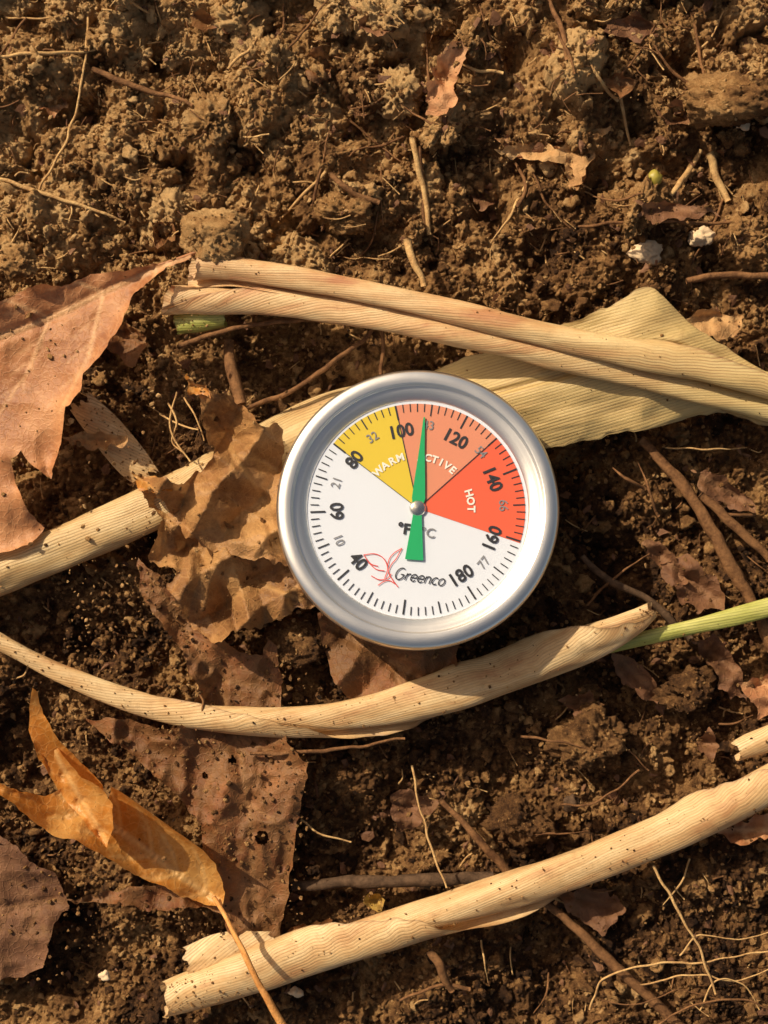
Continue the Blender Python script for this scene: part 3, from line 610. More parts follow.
# ------------------------------------------------------------------ tubes (twigs, straws, roots)
def tube_geo(pts, radii, n=None, sides=8, wig=0.6, seed=0, flat=1.0, follow=False):
    W = [P(*p) for p in pts]
    L = sum(math.dist(W[i], W[i + 1]) for i in range(len(W) - 1))
    n = n or max(8, int(L / 3))
    C = catmull(W, n); R = np.interp(np.linspace(0, 1, n), np.linspace(0, 1, len(radii)), radii)
    C[:, 0] += wig * 2 * vn(C[:, 0], C[:, 1], 14, seed + 70); C[:, 1] += wig * 2 * vn(C[:, 0], C[:, 1], 14, seed + 71)
    if follow:
        h = hat(ZT, C[:, 0], C[:, 1]) + R * 0.8
        k = max(3, n // 3); hp = np.pad(h, k, mode='edge')
        hm = np.array([np.percentile(hp[i:i + 2 * k + 1], 80) for i in range(n)])
        hm = np.convolve(np.pad(hm, 5, mode='edge'), np.ones(11) / 11, 'valid')
        C[:, 2] = hm
    T = np.gradient(C, axis=0); T /= np.linalg.norm(T, axis=1)[:, None] + 1e-9
    Sd = np.cross(T, [0.01, 0.02, 1.0]); Sd /= np.linalg.norm(Sd, axis=1)[:, None] + 1e-9
    N = np.cross(Sd, T)
    a = np.linspace(0, 2 * math.pi, sides, endpoint=False)
    V = np.zeros((n, sides, 3))
    for i in range(n):
        r = R[i] * (1 + 0.25 * vn(np.cos(a) * 4 + i * 0.5, np.sin(a) * 4 + i * 0.4, 5, seed + 72))
        V[i] = C[i] + (r * np.cos(a))[:, None] * Sd[i] + (r * np.sin(a) * flat)[:, None] * N[i]
    idx = np.arange(n * sides).reshape(n, sides); nx_ = np.roll(idx, -1, 1)
    F = np.stack([idx[:-1], nx_[:-1], nx_[1:], idx[1:]], -1).reshape(-1, 4).tolist()
    F.append(idx[0].tolist()); F.append(idx[-1][::-1].tolist())
    return V.reshape(-1, 3), F
def twig(name, pts, radii, mat, label, cat='twig', **kw):
    V, F = tube_geo(pts, radii, **kw)
    return tag(fast_mesh(name, V, F, mats=[mat]), label, cat)

st = twig('leaf_stem', [(214, 898, 36), (230, 924, 62), (246, 958, 84), (266, 996, 88), (292, 1040, 84)], [2.6, 2.6, 3, 3.6, 4], M_TW4, 'x', wig=0.2); childof(st, curl, 'leaf_stem')
st = twig('leaf_stem', [(150, 268, 52), (175, 260, 54), (196, 252, 54)], [1.6, 1.8, 2.4], M_OAK, 'x', wig=0.1); childof(st, oak1, 'leaf_stem')
TW = [
    ([(82, -10, 44), (78, 60, 42), (62, 130, 40), (34, 186, 38), (2, 250, 36)], [1.6, 1.3, 1.4, 1.1, .9], M_TW2, 'long thin pale root trailing over soil', 'root'),
    ([(-10, 172, 40), (30, 186, 44), (76, 200, 46), (122, 218, 36)], [1.8, 2, 1.8, 1], M_TW2, 'thin tan straw on soil', 'straw'),
    ([(86, 60, 40), (120, 74, 46), (158, 86, 46), (192, 102, 38)], [2.4, 2.8, 2.4, 1.6], M_TW1, 'brown twig on crumbly soil', 'twig'),
    ([(412, 130, 44), (420, 160, 50), (427, 190, 50), (430, 228, 42)], [3.4, 3.2, 3, 2.4], M_TW2, 'tan stick fragment standing among clods', 'stick'),
    ([(420, 138, 46), (424, 180, 50), (426, 224, 44)], [2, 2, 1.5], M_TW1, 'dark split stick beside the tan one', 'stick'),
    ([(408, 240, 38), (414, 262, 42), (424, 286, 40)], [4, 3.4, 2.6], M_TW2, 'short tan straw piece on soil', 'straw'),
    ([(616, 64, 42), (628, 96, 46), (638, 136, 38)], [1.6, 2, 1.6], M_TW2, 'thin tan straw among clods', 'straw'),
    ([(700, -5, 42), (708, 30, 44), (712, 80, 40)], [1.6, 1.6, 1.2], M_TW1, 'thin reddish straw in soil', 'straw'),
    ([(550, -5, 44), (562, 30, 46), (566, 66, 40)], [2.5, 2.5, 2], M_TW1, 'brown straw in loose soil', 'straw'),
    ([(676, 190, 44), (694, 166, 48), (714, 136, 44)], [2.4, 3, 2], M_TW2, 'short tan split straw', 'straw'),
    ([(722, 140, 42), (732, 166, 46), (742, 190, 42)], [4.6, 4, 3], M_TW2, 'tan-green stem stub among clods', 'stem'),
    ([(686, 281, 36), (726, 275, 38), (775, 277, 38)], [3.4, 3.2, 3.6], M_TW1, 'dark brown twig on soil', 'twig'),
    ([(580, 224, 36), (660, 224, 36), (735, 217, 34)], [1.5, 1.8, 1.4], M_TW1, 'thin brown twig on crumbly soil', 'twig'),
    ([(640, 440, 12), (684, 486, 16), (716, 540, 16), (744, 590, 14), (775, 650, 12)], [4, 6, 6.5, 6, 7], M_TW1, 'thick brown bark twig lying in dark soil', 'twig'),
    ([(700, 494, 18), (740, 530, 20), (770, 560, 16)], [4, 5, 4], M_TW1, 'brown bark splinter in soil', 'twig'),
    ([(582, 556, 12), (610, 580, 14), (650, 600, 12), (690, 640, 8)], [3, 4, 4, 3], M_TW3, 'dark twig in a soil hollow', 'twig'),
    ([(292, 886, 6), (350, 882, 10), (420, 880, 10), (494, 878, 8)], [5, 6, 6, 6.5], M_TW3, 'grey-brown stick half buried under the corn roll', 'stick'),
    ([(412, 766, 26), (420, 806, 32), (432, 850, 34), (446, 888, 40)], [1.2, 1.1, 1.1, 1.0], M_TW2, 'thin pale straw over dark soil', 'straw'),
    ([(652, 866, 36), (676, 906, 36), (700, 950, 34), (716, 994, 30)], [1.4, 1.3, 1.2, 1], M_TW2, 'thin pale straw bending over soil', 'straw'),
    ([(440, 800, 10), (476, 836, 14), (516, 880, 12), (560, 915, 16), (600, 950, 18), (664, 1012, 14), (690, 1035, 14)], [3, 3.6, 4, 4.5, 5.5, 5, 4], M_TW1, 'long brown root running under the corn roll', 'root'),
    ([(590, 1010, 20), (604, 978, 28), (650, 965, 30), (700, 962, 30), (775, 950, 26)], [1.1, 1.1, 1, 1, .8], M_TW2, 'fine curling root in loose soil', 'root'),
    ([(640, 985, 26), (690, 975, 30), (740, 980, 28), (775, 966, 26)], [.8, .8, .7, .6], M_TW2, 'fine hair root in loose soil', 'root'),
    ([(700, 1010, 24), (716, 980, 30), (744, 985, 28), (760, 1010, 24)], [.8, .8, .7, .6], M_TW2, 'fine hair root in loose soil', 'root'),
    ([(650, 1030, 24), (690, 1006, 28), (740, 1000, 28), (775, 1010, 24)], [1.1, 1, 1, .8], M_TW1, 'brown hair root in loose soil', 'root'),
    ([(680, 955, 26), (700, 935, 30), (740, 940, 28), (775, 930, 24)], [.8, .7, .6, .6], M_TW2, 'fine hair root in loose soil', 'root'),
    ([(600, 1000, 22), (640, 1004, 26), (680, 990, 26), (720, 1000, 24)], [.8, .7, .6, .6], M_TW1, 'fine hair root in loose soil', 'root'),
    ([(168, 404, 44), (176, 422, 50), (172, 442, 44), (182, 452, 48)], [1.0, .9, .8, .7], M_TW2, 'fine tangled root hair beside the leaf', 'root'),
    ([(184, 398, 44), (196, 416, 54), (204, 440, 50)], [.9, .8, .7], M_TW2, 'fine tangled root hair beside the leaf', 'root'),
    ([(160, 414, 42), (186, 426, 52), (198, 430, 56)], [.9, .8, .7], M_TW2, 'fine tangled root hair beside the leaf', 'root'),
    ([(176, 392, 44), (170, 430, 50), (190, 462, 52)], [.9, .8, .7], M_TW2, 'fine tangled root hair beside the leaf', 'root'),
    ([(228, 340, 10), (232, 370, 16), (240, 404, 24)], [5, 6, 6], M_TW1, 'brown stub in the soil hollow', 'twig'),
    ([(180, 346, 30), (230, 330, 34), (290, 320, 34), (350, 322, 28)], [3, 3, 2.6, 2.2], M_TW1, 'brown twig beneath the rolled corn leaf', 'twig'),
    ([(246, 408, 22), (300, 386, 28), (350, 350, 30), (376, 326, 28)], [2.4, 2.4, 2, 1.8], M_TW1, 'thin brown twig near the dial', 'twig'),
    ([(382, 330, 30), (384, 350, 30), (380, 374, 24)], [2, 2, 2], M_TW1, 'short brown twig above the dial', 'twig'),
    ([(250, 754, 34), (300, 752, 38), (350, 748, 36), (404, 738, 34)], [1.8, 2, 1.8, 1.2], M_TW1, 'thin straw lying beside the rolled leaf', 'straw'),
    ([(196, 690, 38), (204, 706, 44), (196, 730, 40)], [1.2, 1.2, 1], M_TW1, 'fine root hair on dark leaf', 'root'),
    ([(0, 55, 38), (40, 50, 42), (90, 42, 38)], [1.8, 1.8, 1.2], M_TW2, 'tan straw on crumbly soil', 'straw'),
    ([(470, 990, 20), (440, 985, 24), (400, 1000, 20)], [2, 2, 1.5], M_TW1, 'thin brown twig in dark soil', 'twig'),
    ([(430, 950, 28), (440, 968, 30), (452, 990, 22)], [4, 4.4, 3.4], M_TW1, 'short dark twig stub under the corn roll', 'twig'),
    ([(300, 820, 18), (320, 834, 22), (352, 842, 18)], [1, 1, .8], M_TW2, 'fine straw on dark soil', 'straw'),
    ([(520, 736, 26), (560, 742, 32), (600, 752, 26)], [1.2, 1.1, .9], M_TW1, 'thin brown rootlet in soil', 'root'),
    ([(640, 770, 26), (600, 800, 30), (560, 806, 26)], [1.2, 1.1, .9], M_TW1, 'thin brown rootlet in soil', 'root'),
    ([(225, 60, 44), (250, 40, 48), (262, 10, 44)], [1.4, 1.4, 1], M_TW2, 'tan straw among soil clods', 'straw'),
    ([(330, 170, 44), (352, 190, 48), (380, 200, 40)], [3, 3.4, 2.6], M_TW1, 'brown twig piece among clods', 'twig'),
    ([(520, 200, 40), (530, 176, 48), (520, 150, 42)], [2, 2, 1.5], M_TW1, 'bent brown twig among clods', 'twig'),
]
r9 = np.random.default_rng(5)
for k in range(52):
    if k < 34: px, py = r9.uniform(0, 768), r9.uniform(0, 240)
    else: px, py = r9.uniform(480, 768), r9.uniform(440, 1000)
    a = r9.uniform(0, 6.28); L = r9.uniform(14, 42); zz = (46 if py < 240 else 16)
    dx, dy = math.cos(a) * L, math.sin(a) * L; b = r9.uniform(-5, 5); rr = r9.uniform(0.6, 1.8)
    TW.append(([(px - dx, py - dy, zz - 12), (px - dy / L * b, py + dx / L * b, zz), (px + dx, py + dy, zz - 12)], [rr, rr, rr * 0.4], M_TW1 if r9.random() < 0.65 else M_TW2,
               'thin brown rootlet poking from loose soil', 'root'))
for i, (p, r, m, l, c) in enumerate(TW):
    mp_ = np.mean([q[1] for q in p])
    twig(c.replace(' ', '_'), p, r, m, l, c, seed=i * 3, follow=(mp_ < 245), wig=0.6)

def rock(name, px, py, z, rad, sq, mat, label, cat, seed, sub=4, tone=0.8, dust=0, rough=0.6):
    V, F = ico(sub, rough, seed)
    c = np.array(P(px, py, z))
    V = V * np.array([rad, rad * sq[0], rad * sq[1]]) + c
    if dust: DUST.append((V[V[:, 2] > c[2] + rad * 0.2], dust, 0.7, 2.4))
    return tag(fast_mesh(name, V, F, {'tone': np.full(len(V), tone)}, mats=[mat]), label, cat)
M_PEB = plain('pale pebble', (0.82, 0.60, 0.38), 0.8, nscale=0.12, namt=0.45, bumpd=0.8, spec=0.15)
M_YEL = plain('yellow green fruit', (0.40, 0.32, 0.05), 0.45, nscale=0.2, namt=0.5)
rock('pebble', 703, 237, topz(703, 237, 6) + 8, 13, (0.7, 0.6), M_PEB, 'pale cream pebble on soil', 'pebble', 3, 4, rough=0.7)
rock('pebble', 648, 253, topz(648, 253, 6) + 7, 16, (0.65, 0.5), M_PEB, 'flattish pale pebble on soil', 'pebble', 4, 4, rough=0.8)
rock('pebble', 743, 123, topz(743, 123, 5) + 5, 7, (1.1, 0.7), M_PEB, 'small cream pebble among clods', 'pebble', 5, 3, rough=0.8)
rock('pebble', 105, 976, 14, 5, (1, 0.8), M_PEB, 'tiny white pebble in dark soil', 'pebble', 6, 3, rough=0.8)
rock('pebble', 572, 803, 16, 8, (1, 0.8), M_TW3, 'small grey pebble in soil', 'pebble', 8, 3, rough=0.8)
rock('pebble', 296, 992, 18, 6, (0.8, 0.8), M_PEB, 'small pale pebble near the corn roll', 'pebble', 18, 3, rough=0.8)
rock('berry', 655, 178, topz(655, 178, 5) + 3, 7, (1.1, 0.9), M_YEL, 'small yellow-green berry on soil', 'berry', 7, 3, rough=0.3)
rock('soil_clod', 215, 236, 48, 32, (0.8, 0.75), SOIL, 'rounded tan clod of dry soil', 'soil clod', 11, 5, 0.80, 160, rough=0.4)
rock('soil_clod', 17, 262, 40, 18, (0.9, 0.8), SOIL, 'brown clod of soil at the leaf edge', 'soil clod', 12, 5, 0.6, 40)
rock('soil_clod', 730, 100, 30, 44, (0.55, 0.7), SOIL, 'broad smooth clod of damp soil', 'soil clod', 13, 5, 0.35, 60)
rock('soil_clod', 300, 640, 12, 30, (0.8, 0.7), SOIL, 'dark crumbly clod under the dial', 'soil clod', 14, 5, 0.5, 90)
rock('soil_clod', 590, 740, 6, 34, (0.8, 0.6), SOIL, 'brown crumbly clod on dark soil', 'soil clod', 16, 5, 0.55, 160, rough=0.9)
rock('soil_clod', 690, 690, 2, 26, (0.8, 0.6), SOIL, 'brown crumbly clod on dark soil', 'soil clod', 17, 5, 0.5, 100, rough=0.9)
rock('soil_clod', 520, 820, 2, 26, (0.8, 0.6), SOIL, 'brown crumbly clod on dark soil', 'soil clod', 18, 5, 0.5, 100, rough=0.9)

n = 30000
cx = rng.uniform(-420, 420, n); cy = rng.uniform(-550, 550, n); r = 0.8 + 2.7 * rng.random(n) ** 2.5
cen = np.stack([cx, cy, hground(cx, cy) + r * 0.45], 1); tn = np.clip(rng.normal(0.56, 0.34, n), 0, 1)
dc, dr = [], []
for pts, cnt, a, b in DUST:
    if cnt <= 0: continue
    s = rng.integers(0, len(pts), cnt); rr = a + (b - a) * rng.random(cnt) ** 3
    c = pts[s].copy(); c[:, 2] += rr * 0.5; dc.append(c); dr.append(rr)
dc = np.vstack(dc); dr = np.concatenate(dr)
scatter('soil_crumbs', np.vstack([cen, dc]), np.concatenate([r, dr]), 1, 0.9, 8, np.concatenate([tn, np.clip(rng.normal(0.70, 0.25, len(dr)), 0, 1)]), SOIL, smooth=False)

for nmx, cnt, mt in (('plant_debris', 320, M_TW2), ('root_debris', 460, M_TW1)):
    Vs, Fs, off = [], [], 0
    for k in range(cnt):
        px = rng.uniform(-20, 790); py = rng.uniform(-20, 1045) if rng.random() < 0.6 else rng.uniform(-20, 260); a = rng.uniform(0, 6.28); L = rng.uniform(5, 30)
        x, y, _ = P(px, py); h = float(hat(ZT, x, y)) + 2.0
        dx, dy = math.cos(a) * L / 2, math.sin(a) * L / 2
        kx = rng.uniform(-2.5, 2.5)
        V, F = tube_geo([(px - dx, py - dy, h + rng.uniform(-3, 2)), (px + kx, py + kx, h + 2), (px + dx, py + dy, h + rng.uniform(-3, 2))], [rng.uniform(0.3, 1.0)] * 2, n=8, sides=5, wig=0.5, seed=k % 20)
        Vs.append(V); Fs += [[i + off for i in f] for f in F]; off += len(V)
    ob = fast_mesh(nmx, np.vstack(Vs), Fs, mats=[mt]); ob['kind'] = 'stuff'
Vs, Fs, off = [], [], 0
for k in range(640):
    px = rng.uniform(-20, 790); py = rng.uniform(-20, 1045); x, y, _ = P(px, py); h = float(hat(ZT, x, y)) + 3
    m = 7; a = np.linspace(0, 6.28, m, endpoint=False); rr = rng.uniform(2, 8) * rng.uniform(0.4, 1.3, m); th = rng.uniform(0, 6.28); q = rng.uniform(0.25, 0.9)
    u = rr * np.cos(a); w = rr * np.sin(a) * q
    V = np.stack([x + u * np.cos(th) - w * np.sin(th), y + u * np.sin(th) + w * np.cos(th), h + u * rng.uniform(-.5, .5) + w * rng.uniform(-.6, .6)], 1)
    V = np.vstack([V, [x, y, h + rng.uniform(0, 2)]])
    Vs.append(V); Fs += [[off + i, off + (i + 1) % m, off + m] for i in range(m)]; off += m + 1
VV = np.vstack(Vs)
ob = fast_mesh('leaf_litter', VV, Fs, {'vein': np.zeros(len(VV))}, VV[:, :2], mats=[M_DULL], smooth=False); ob['kind'] = 'stuff'

# ------------------------------------------------------------------ thermometer
def metal(name, base, rough):
    m, nt = nm(name)
    v = coords(nt)
    n = noise_tex(nt, v, 0.03, 5, 0.7); n2 = noise_tex(nt, v, 0.9, 3, 0.6)
    r = mathn(nt, 'ADD', rough - 0.06, mathn(nt, 'MULTIPLY', n, 0.14))
    sp = noise_tex(nt, v, 0.25, 6, 0.8); sm = mathn(nt, 'MULTIPLY', mathn(nt, 'SUBTRACT', sp, 0.63, True), 8, True)
    c = mix(nt, n, tuple(base), tuple(x * 0.90 for x in base))
    c = mix(nt, mathn(nt, 'MULTIPLY', sm, 0.35), c, (0.40, 0.30, 0.20))
    finish(nt, c, r, n2, 0.12, 0.5, metallic=1.0, spec=0.5); return m
M_BEZ = metal('brushed aluminium', (0.97, 0.94, 0.90), 0.31)
M_CASE = metal('satin steel case', (0.88, 0.86, 0.82), 0.28)
M_HUB = metal('polished hub', (0.8, 0.76, 0.68), 0.2)
M_WHITE = plain('dial white', (0.70, 0.745, 0.86), 0.5, namt=0.03)
M_YELLOW = plain('dial yellow', (0.69, 0.51, 0.035), 0.5, namt=0.05)
M_ORANGE = plain('dial salmon orange', (0.68, 0.255, 0.15), 0.5, namt=0.05)
M_RED = plain('dial red', (0.75, 0.115, 0.05), 0.5, namt=0.05)
M_BLACK = plain('dial black print', (0.02, 0.02, 0.025), 0.5, namt=0.02)
M_GREYP = plain('dial grey print', (0.22, 0.22, 0.24), 0.5, namt=0.02)
M_WPRINT = plain('dial white print', (0.85, 0.8, 0.74), 0.5, namt=0.02)
M_REDP = plain('dial red print', (0.7, 0.05, 0.03), 0.5, namt=0.02)
M_PTR = plain('pointer green', (0.010, 0.38, 0.13), 0.35, namt=0.03, spec=0.5)
mg, nt = nm('cover glass')
fr = nd(nt, 'ShaderNodeFresnel'); fr.inputs[0].default_value = 1.5
tr = nd(nt, 'ShaderNodeBsdfTransparent'); gl = nd(nt, 'ShaderNodeBsdfGlossy'); gl.inputs['Roughness'].default_value = 0.05
lw = mathn(nt, 'MULTIPLY', fr.outputs[0], 1.5, True)
ms = nd(nt, 'ShaderNodeMixShader'); lk(nt, lw, ms.inputs[0]); lk(nt, tr.outputs[0], ms.inputs[1]); lk(nt, gl.outputs[0], ms.inputs[2])
tr.inputs[0].default_value = (0.97, 0.97, 0.97, 1)
out = nd(nt, 'ShaderNodeOutputMaterial'); lk(nt, ms.outputs[0], out.inputs[0])

ZC = 92.0
DC = np.array(P(418, 506.5, ZC)); KS = (H - ZC) / H * 1.012
TILT = math.radians(9.5)
def TW_(V):
    V = np.asarray(V, float) * KS
    y = V[:, 1] * math.cos(TILT) + V[:, 2] * math.sin(TILT); z = -V[:, 1] * math.sin(TILT) + V[:, 2] * math.cos(TILT)
    return np.stack([V[:, 0], y, z], 1) + DC
emp = bpy.data.objects.new('compost_thermometer', None); emp.empty_display_size = 0.01
base = TW_([[0, 0, -250]])[0] * S; emp.location = base; COL.objects.link(emp)
tag(emp, 'round silver compost thermometer with coloured dial, stuck in soil', 'thermometer')
def part(name, V, F, mats, fm=None, smooth=True, sharp=None):
    ob = fast_mesh(name, TW_(V), F, mats=mats, fm=fm, smooth=smooth)
    if sharp and smooth:
        try: ob.data.set_sharp_from_angle(angle=math.radians(sharp))
        except Exception: pass
    ob.parent = emp; ob.location = Vector(ob.location) - Vector(base)
    return ob
def lathe(prof, n=160):
    a = np.linspace(0, 2 * math.pi, n, endpoint=False); V = []
    for r, z in prof: V.append(np.stack([r * np.cos(a), r * np.sin(a), np.full(n, z)], 1))
    idx = np.arange(len(prof) * n).reshape(len(prof), n); nxx = np.roll(idx, -1, 1)
    F = np.stack([idx[:-1], nxx[:-1], nxx[1:], idx[1:]], -1).reshape(-1, 4)
    return np.vstack(V), F[:, ::-1]
ZD = -12.0
pr = np.array([(136, -17), (139.4, -16.4), (140.6, -14), (140.6, -8), (139.8, -4.0), (137.6, -1.4), (134.6, -0.1), (131, 0.4), (127.4, 0.2), (125.4, -0.3), (124.5, -2.0), (124.1, -5.0), (122.8, -5.8), (119, -6.6), (115, -7.8), (112, -9.4), (110.4, -10.8), (109.6, ZD - 0.8)])
V, F = lathe(catmull(pr, 110), 220)
part('bezel', V, F, [M_BEZ])
V, F = lathe([(138, -14), (138, -40), (138, -60), (136.8, -64), (133, -67), (125, -68.5), (60, -69), (20, -69.5), (16, -70), (15, -90), (14, -92), (0.5, -92)])
part('case', V, F, [M_CASE], sharp=50)
V, F = lathe([(8, -90), (8, -560), (5, -590), (0.5, -600)], n=32)
part('stem', V, F, [M_CASE])
V, F = lathe([(117.5, -6.8), (60, -6.8), (0.2, -6.8)], n=96)
part('glass_cover', V, F, [mg])
V, F = lathe([(8.2, -11), (8.2, -9.6), (7.2, -8.4), (5, -7.6), (0.1, -7.2)], n=40)
part('pointer_hub', V, F, [M_HUB])

DV, DF, DM = [], [], []
def addg(V, F, mi):
    off = sum(len(v) for v in DV); DV.append(np.asarray(V, float)); DF.extend([[int(i) + off for i in f] for f in F]); DM.extend([mi] * len(F))
def pol(r, deg): a = math.radians(deg); return r * math.sin(a), r * math.cos(a)
nr = 128
addg([(0, 0, ZD)] + [(110.5 * math.cos(i * 2 * math.pi / nr), 110.5 * math.sin(i * 2 * math.pi / nr), ZD) for i in range(nr)], [(0, 1 + i, 1 + (i + 1) % nr) for i in range(nr)], 0)
ang = lambda Fh: -12 + 2 * (Fh - 100)
RO = 107.0
def sector(a0, a1, mi, r0=9, r1=RO, z=ZD + 0.45):
    m = 40; A = np.linspace(a0, a1, m); V = []
    for a in A:
        x, y = pol(r0, a); V.append((x, y, z)); x, y = pol(r1, a); V.append((x, y, z))
    addg(V, [(2 * i, 2 * i + 2, 2 * i + 3, 2 * i + 1) for i in range(m - 1)], mi)
sector(ang(80), ang(100), 1); sector(ang(100) + 0.15, ang(130) - 0.15, 2); sector(ang(130), ang(160) + 1, 3)
def quad(r0, r1, deg, w, mi, z=ZD + 0.9):
    a = math.radians(deg); d = np.array([math.sin(a), math.cos(a)]); p = np.array([d[1], -d[0]])
    c = [d * r0 - p * w / 2, d * r0 + p * w / 2, d * r1 + p * w / 2, d * r1 - p * w / 2]
    addg([(q[0], q[1], z) for q in c], [(0, 1, 2, 3)], mi)
for k in range(90):
    deg = ang(100) + k * 4
    Fh = 100 + 2 * k if k * 2 <= 100 else 100 + 2 * k - 180
    major = (Fh % 20 == 0); mid5 = (Fh % 10 == 0)
    quad(92 if major else (95 if mid5 else 98.5), RO, deg, 1.8 if major else (1.4 if mid5 else 1.05), 4)
quad(9, RO, ang(100), 0.8, 4, ZD + 1.15); quad(9, RO, ang(130), 0.8, 4, ZD + 1.15); quad(9, RO, ang(80), 0.6, 4, ZD + 1.15)
def text(body, size, x, y, rotcw, mi, bold=0.0, spc=1.0, shear=0.0, xs_=1.0, z=ZD + 1.3):
    cu = bpy.data.curves.new('t', 'FONT'); cu.body = body; cu.size = size; cu.align_x = 'CENTER'; cu.align_y = 'CENTER'
    cu.offset = bold; cu.space_character = spc; cu.resolution_u = 3; cu.shear = shear
    ob = bpy.data.objects.new('t', cu); COL.objects.link(ob)
    dg = bpy.context.evaluated_depsgraph_get(); me = bpy.data.meshes.new_from_object(ob.evaluated_get(dg))
    V = np.array([v.co[:] for v in me.vertices]); Fc = [list(p.vertices) for p in me.polygons]
    bpy.data.objects.remove(ob); bpy.data.curves.remove(cu); bpy.data.meshes.remove(me)
    if len(V) == 0: return
    a = -math.radians(rotcw); vx = V[:, 0] * xs_
    X_ = vx * math.cos(a) - V[:, 1] * math.sin(a) + x; Y_ = vx * math.sin(a) + V[:, 1] * math.cos(a) + y
    addg(np.stack([X_, Y_, np.full(len(V), z)], 1), Fc, mi)
def rad_text(body, size, r, deg, mi, bold, flip=False, spc=1.0, xs_=1.0):
    x, y = pol(r, deg); text(body, size, x, y, deg + (180 if flip else 0), mi, bold, spc, 0, xs_)
for Fh in range(40, 181, 20):
    rad_text(str(Fh), 18.5, 80, ang(Fh) + (4.5 if Fh == 160 else 0), 4, 0.42, flip=Fh in (40, 160, 180), xs_=0.94)
for c, Fh in ((10, 50), (21, 70), (32, 90), (43, 110), (54, 130), (66, 150), (77, 170)):
    rad_text(str(c), 13.0, 85, ang(Fh) + (2 if Fh == 170 else -0.5 if Fh == 110 else 0), 5, 0.05, flip=Fh in (50, 170), xs_=0.92)
def arc_text(body, size, r, degc, mi, bold, adv):
    n = len(body)
    for i, ch in enumerate(body):
        dg_ = degc + (i - (n - 1) / 2) * adv; x, y = pol(r, dg_); text(ch, size, x, y, dg_, mi, bold)
arc_text('WARM', 10.5, 54, -32.5, 6, 0.35, 9.2)
arc_text('ACTIVE', 10.5, 52, 23, 6, 0.35, 7.6)
arc_text('HOT', 10.5, 53, 82, 6, 0.4, 8.8)
text('°F', 15, -14, -21, 8, 4, 0.5); text('°C', 13.5, 10, -25, 8, 5, 0.15)
def stroke(pts, w, mi, z=ZD + 1.3):
    p = np.array(pts, float); T = np.gradient(p, axis=0); T /= np.linalg.norm(T, axis=1)[:, None] + 1e-9
    N = np.stack([-T[:, 1], T[:, 0]], 1); ww = np.asarray(w) if np.ndim(w) else np.full(len(p), w)
    a = p + N * ww[:, None] / 2; b = p - N * ww[:, None] / 2; V = []
    for i in range(len(p)): V += [(a[i, 0], a[i, 1], z), (b[i, 0], b[i, 1], z)]
    addg(V, [(2 * i, 2 * i + 1, 2 * i + 3, 2 * i + 2) for i in range(len(p) - 1)], mi)
def arc(cx, cy, rx, ry, a0, a1, n=20):
    t = np.radians(np.linspace(a0, a1, n)); return np.stack([cx + rx * np.cos(t), cy + ry * np.sin(t)], 1)
U = 7.0; rot = math.radians(-9); ox, oy = -24.0, -70
def wr(x0, pts, w=1.15):
    p = np.array(pts, float); p[:, 0] += x0; p[:, 0] += p[:, 1] * 0.28; p *= U
    X_ = p[:, 0] * math.cos(rot) - p[:, 1] * math.sin(rot) + ox; Y_ = p[:, 0] * math.sin(rot) + p[:, 1] * math.cos(rot) + oy
    stroke(np.stack([X_, Y_], 1), w, 4)
wr(0.0, np.vstack([arc(0.62, 0.78, 0.6, 0.85, 55, 345), [[1.22, 0.55], [1.2, 0.7], [0.7, 0.72]]]))
wr(1.5, [(0.05, 0), (0.05, .5), (0.08, 1.0)]); wr(1.5, arc(0.42, 0.5, 0.36, 0.45, 165, 60, 10))
e = np.vstack([[[0.08, 0.5], [0.45, 0.5], [0.86, 0.52]], arc(0.46, 0.5, 0.4, 0.5, 8, 320)])
wr(2.2, e); wr(3.2, e)
wr(4.25, [(0.05, 0), (0.05, .5), (0.07, 1.0)]); wr(4.25, np.vstack([arc(0.4, 0.6, 0.34, 0.38, 175, 10, 12), [[0.74, 0.3], [0.76, 0.0]]]))
wr(5.25, arc(0.44, 0.5, 0.4, 0.5, 45, 315)); wr(6.15, arc(0.46, 0.5, 0.4, 0.5, 90, 455))
def em(pts, w=0.85):
    q = catmull(np.array(pts, float), 26); q = (q - [387, 566]) * 0.95 + [386, 565]; stroke(np.stack([q[:, 0] - 418, 505 - q[:, 1]], 1), w, 7)
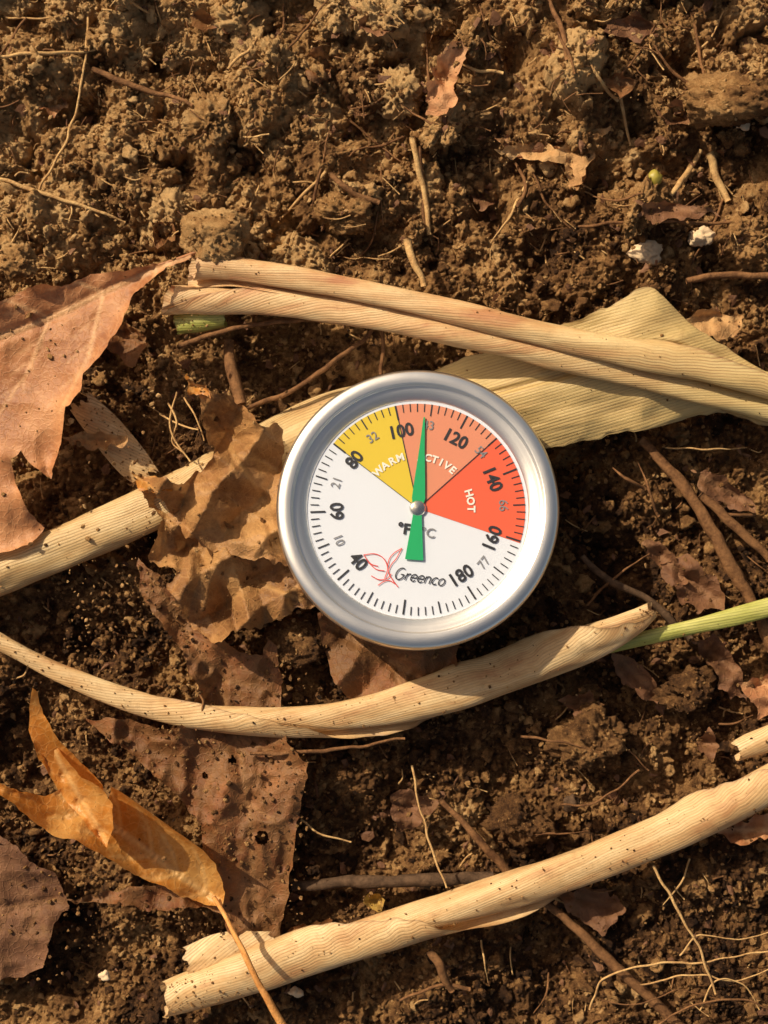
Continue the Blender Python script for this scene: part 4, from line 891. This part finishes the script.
# loose bird-like line drawing: long swept wing, head and beak, open tail
em([(364, 552), (376, 551), (385, 556), (389, 566), (386, 577)]); em([(364, 552), (371, 561), (379, 564)]); em([(369, 560), (377, 567), (386, 569)])
em([(404, 545), (398, 556), (393, 562), (390, 570), (394, 578), (400, 586)]); em([(404, 545), (396, 550), (391, 556), (389, 564)])
em([(372, 574), (380, 578), (388, 577), (393, 572)]); em([(379, 584), (385, 580), (391, 579), (396, 582)])
part('dial_face', np.vstack(DV), DF, [M_WHITE, M_YELLOW, M_ORANGE, M_RED, M_BLACK, M_GREYP, M_WPRINT, M_REDP], fm=DM, smooth=False)
def ptr():
    deg = 4.2; a = math.radians(deg); d = np.array([math.sin(a), math.cos(a)]); p = np.array([d[1], -d[0]])
    prof = [(-52, 8.8), (-51, 9.0), (-8, 4.4), (0, 4.4), (10, 6.6), (30, 5.2), (60, 2.7), (93, 0.7)]
    V = []
    for z in (-10.0, -9.0):
        for t, w in prof: V += [(*(d * t - p * w), z), (*(d * t + p * w), z)]
    n = len(prof); F = []
    for i in range(n - 1):
        b = 2 * i; F.append((b, b + 1, b + 3, b + 2)); c = b + 2 * n; F.append((c, c + 2, c + 3, c + 1))
        F.append((b, b + 2, c + 2, c)); F.append((b + 1, c + 1, c + 3, b + 3))
    F.append((0, 2 * n, 2 * n + 1, 1)); F.append((2 * n - 2, 2 * n - 1, 4 * n - 1, 4 * n - 2))
    return V, F
V, F = ptr(); part('pointer', V, F, [M_PTR], smooth=False)

# ------------------------------------------------------------------ light, world, camera
az = math.atan2(-0.74, 0.67); el = math.radians(37)
d = Vector((math.sin(az) * math.cos(el), math.cos(az) * math.cos(el), math.sin(el)))
su = bpy.data.lights.new('sun', 'SUN'); su.energy = 5.0; su.angle = math.radians(0.5); su.color = (1.0, 0.87, 0.64)
so = bpy.data.objects.new('sun', su); so.rotation_euler = d.to_track_quat('Z', 'Y').to_euler(); so.location = d * 1.0; COL.objects.link(so)
w = bpy.data.worlds.new('World'); scene.world = w; w.use_nodes = True; nt = w.node_tree
sky = nt.nodes.new('ShaderNodeTexSky'); sky.sky_type = 'NISHITA'; sky.sun_disc = False; sky.sun_elevation = el; sky.sun_rotation = az
sky.dust_density = 4.0; sky.air_density = 1.0
bg = nt.nodes['Background']
mx = nt.nodes.new('ShaderNodeMix'); mx.data_type = 'RGBA'; mx.blend_type = 'MULTIPLY'; mx.inputs[0].default_value = 1.0; mx.inputs[7].default_value = (1.0, 0.85, 0.67, 1)
nt.links.new(sky.outputs[0], mx.inputs[6]); nt.links.new(mx.outputs[2], bg.inputs[0]); bg.inputs[1].default_value = 0.11
cam = bpy.data.cameras.new('camera'); co = bpy.data.objects.new('camera', cam); COL.objects.link(co)
co.location = (0, 0, H * S); cam.sensor_fit = 'VERTICAL'; cam.sensor_height = 24; cam.lens = 12 / (512 / H)
cam.clip_start = 0.005; cam.clip_end = 50
scene.camera = co
scene.view_settings.view_transform = 'Standard'; scene.view_settings.look = 'None'; scene.view_settings.exposure = 0
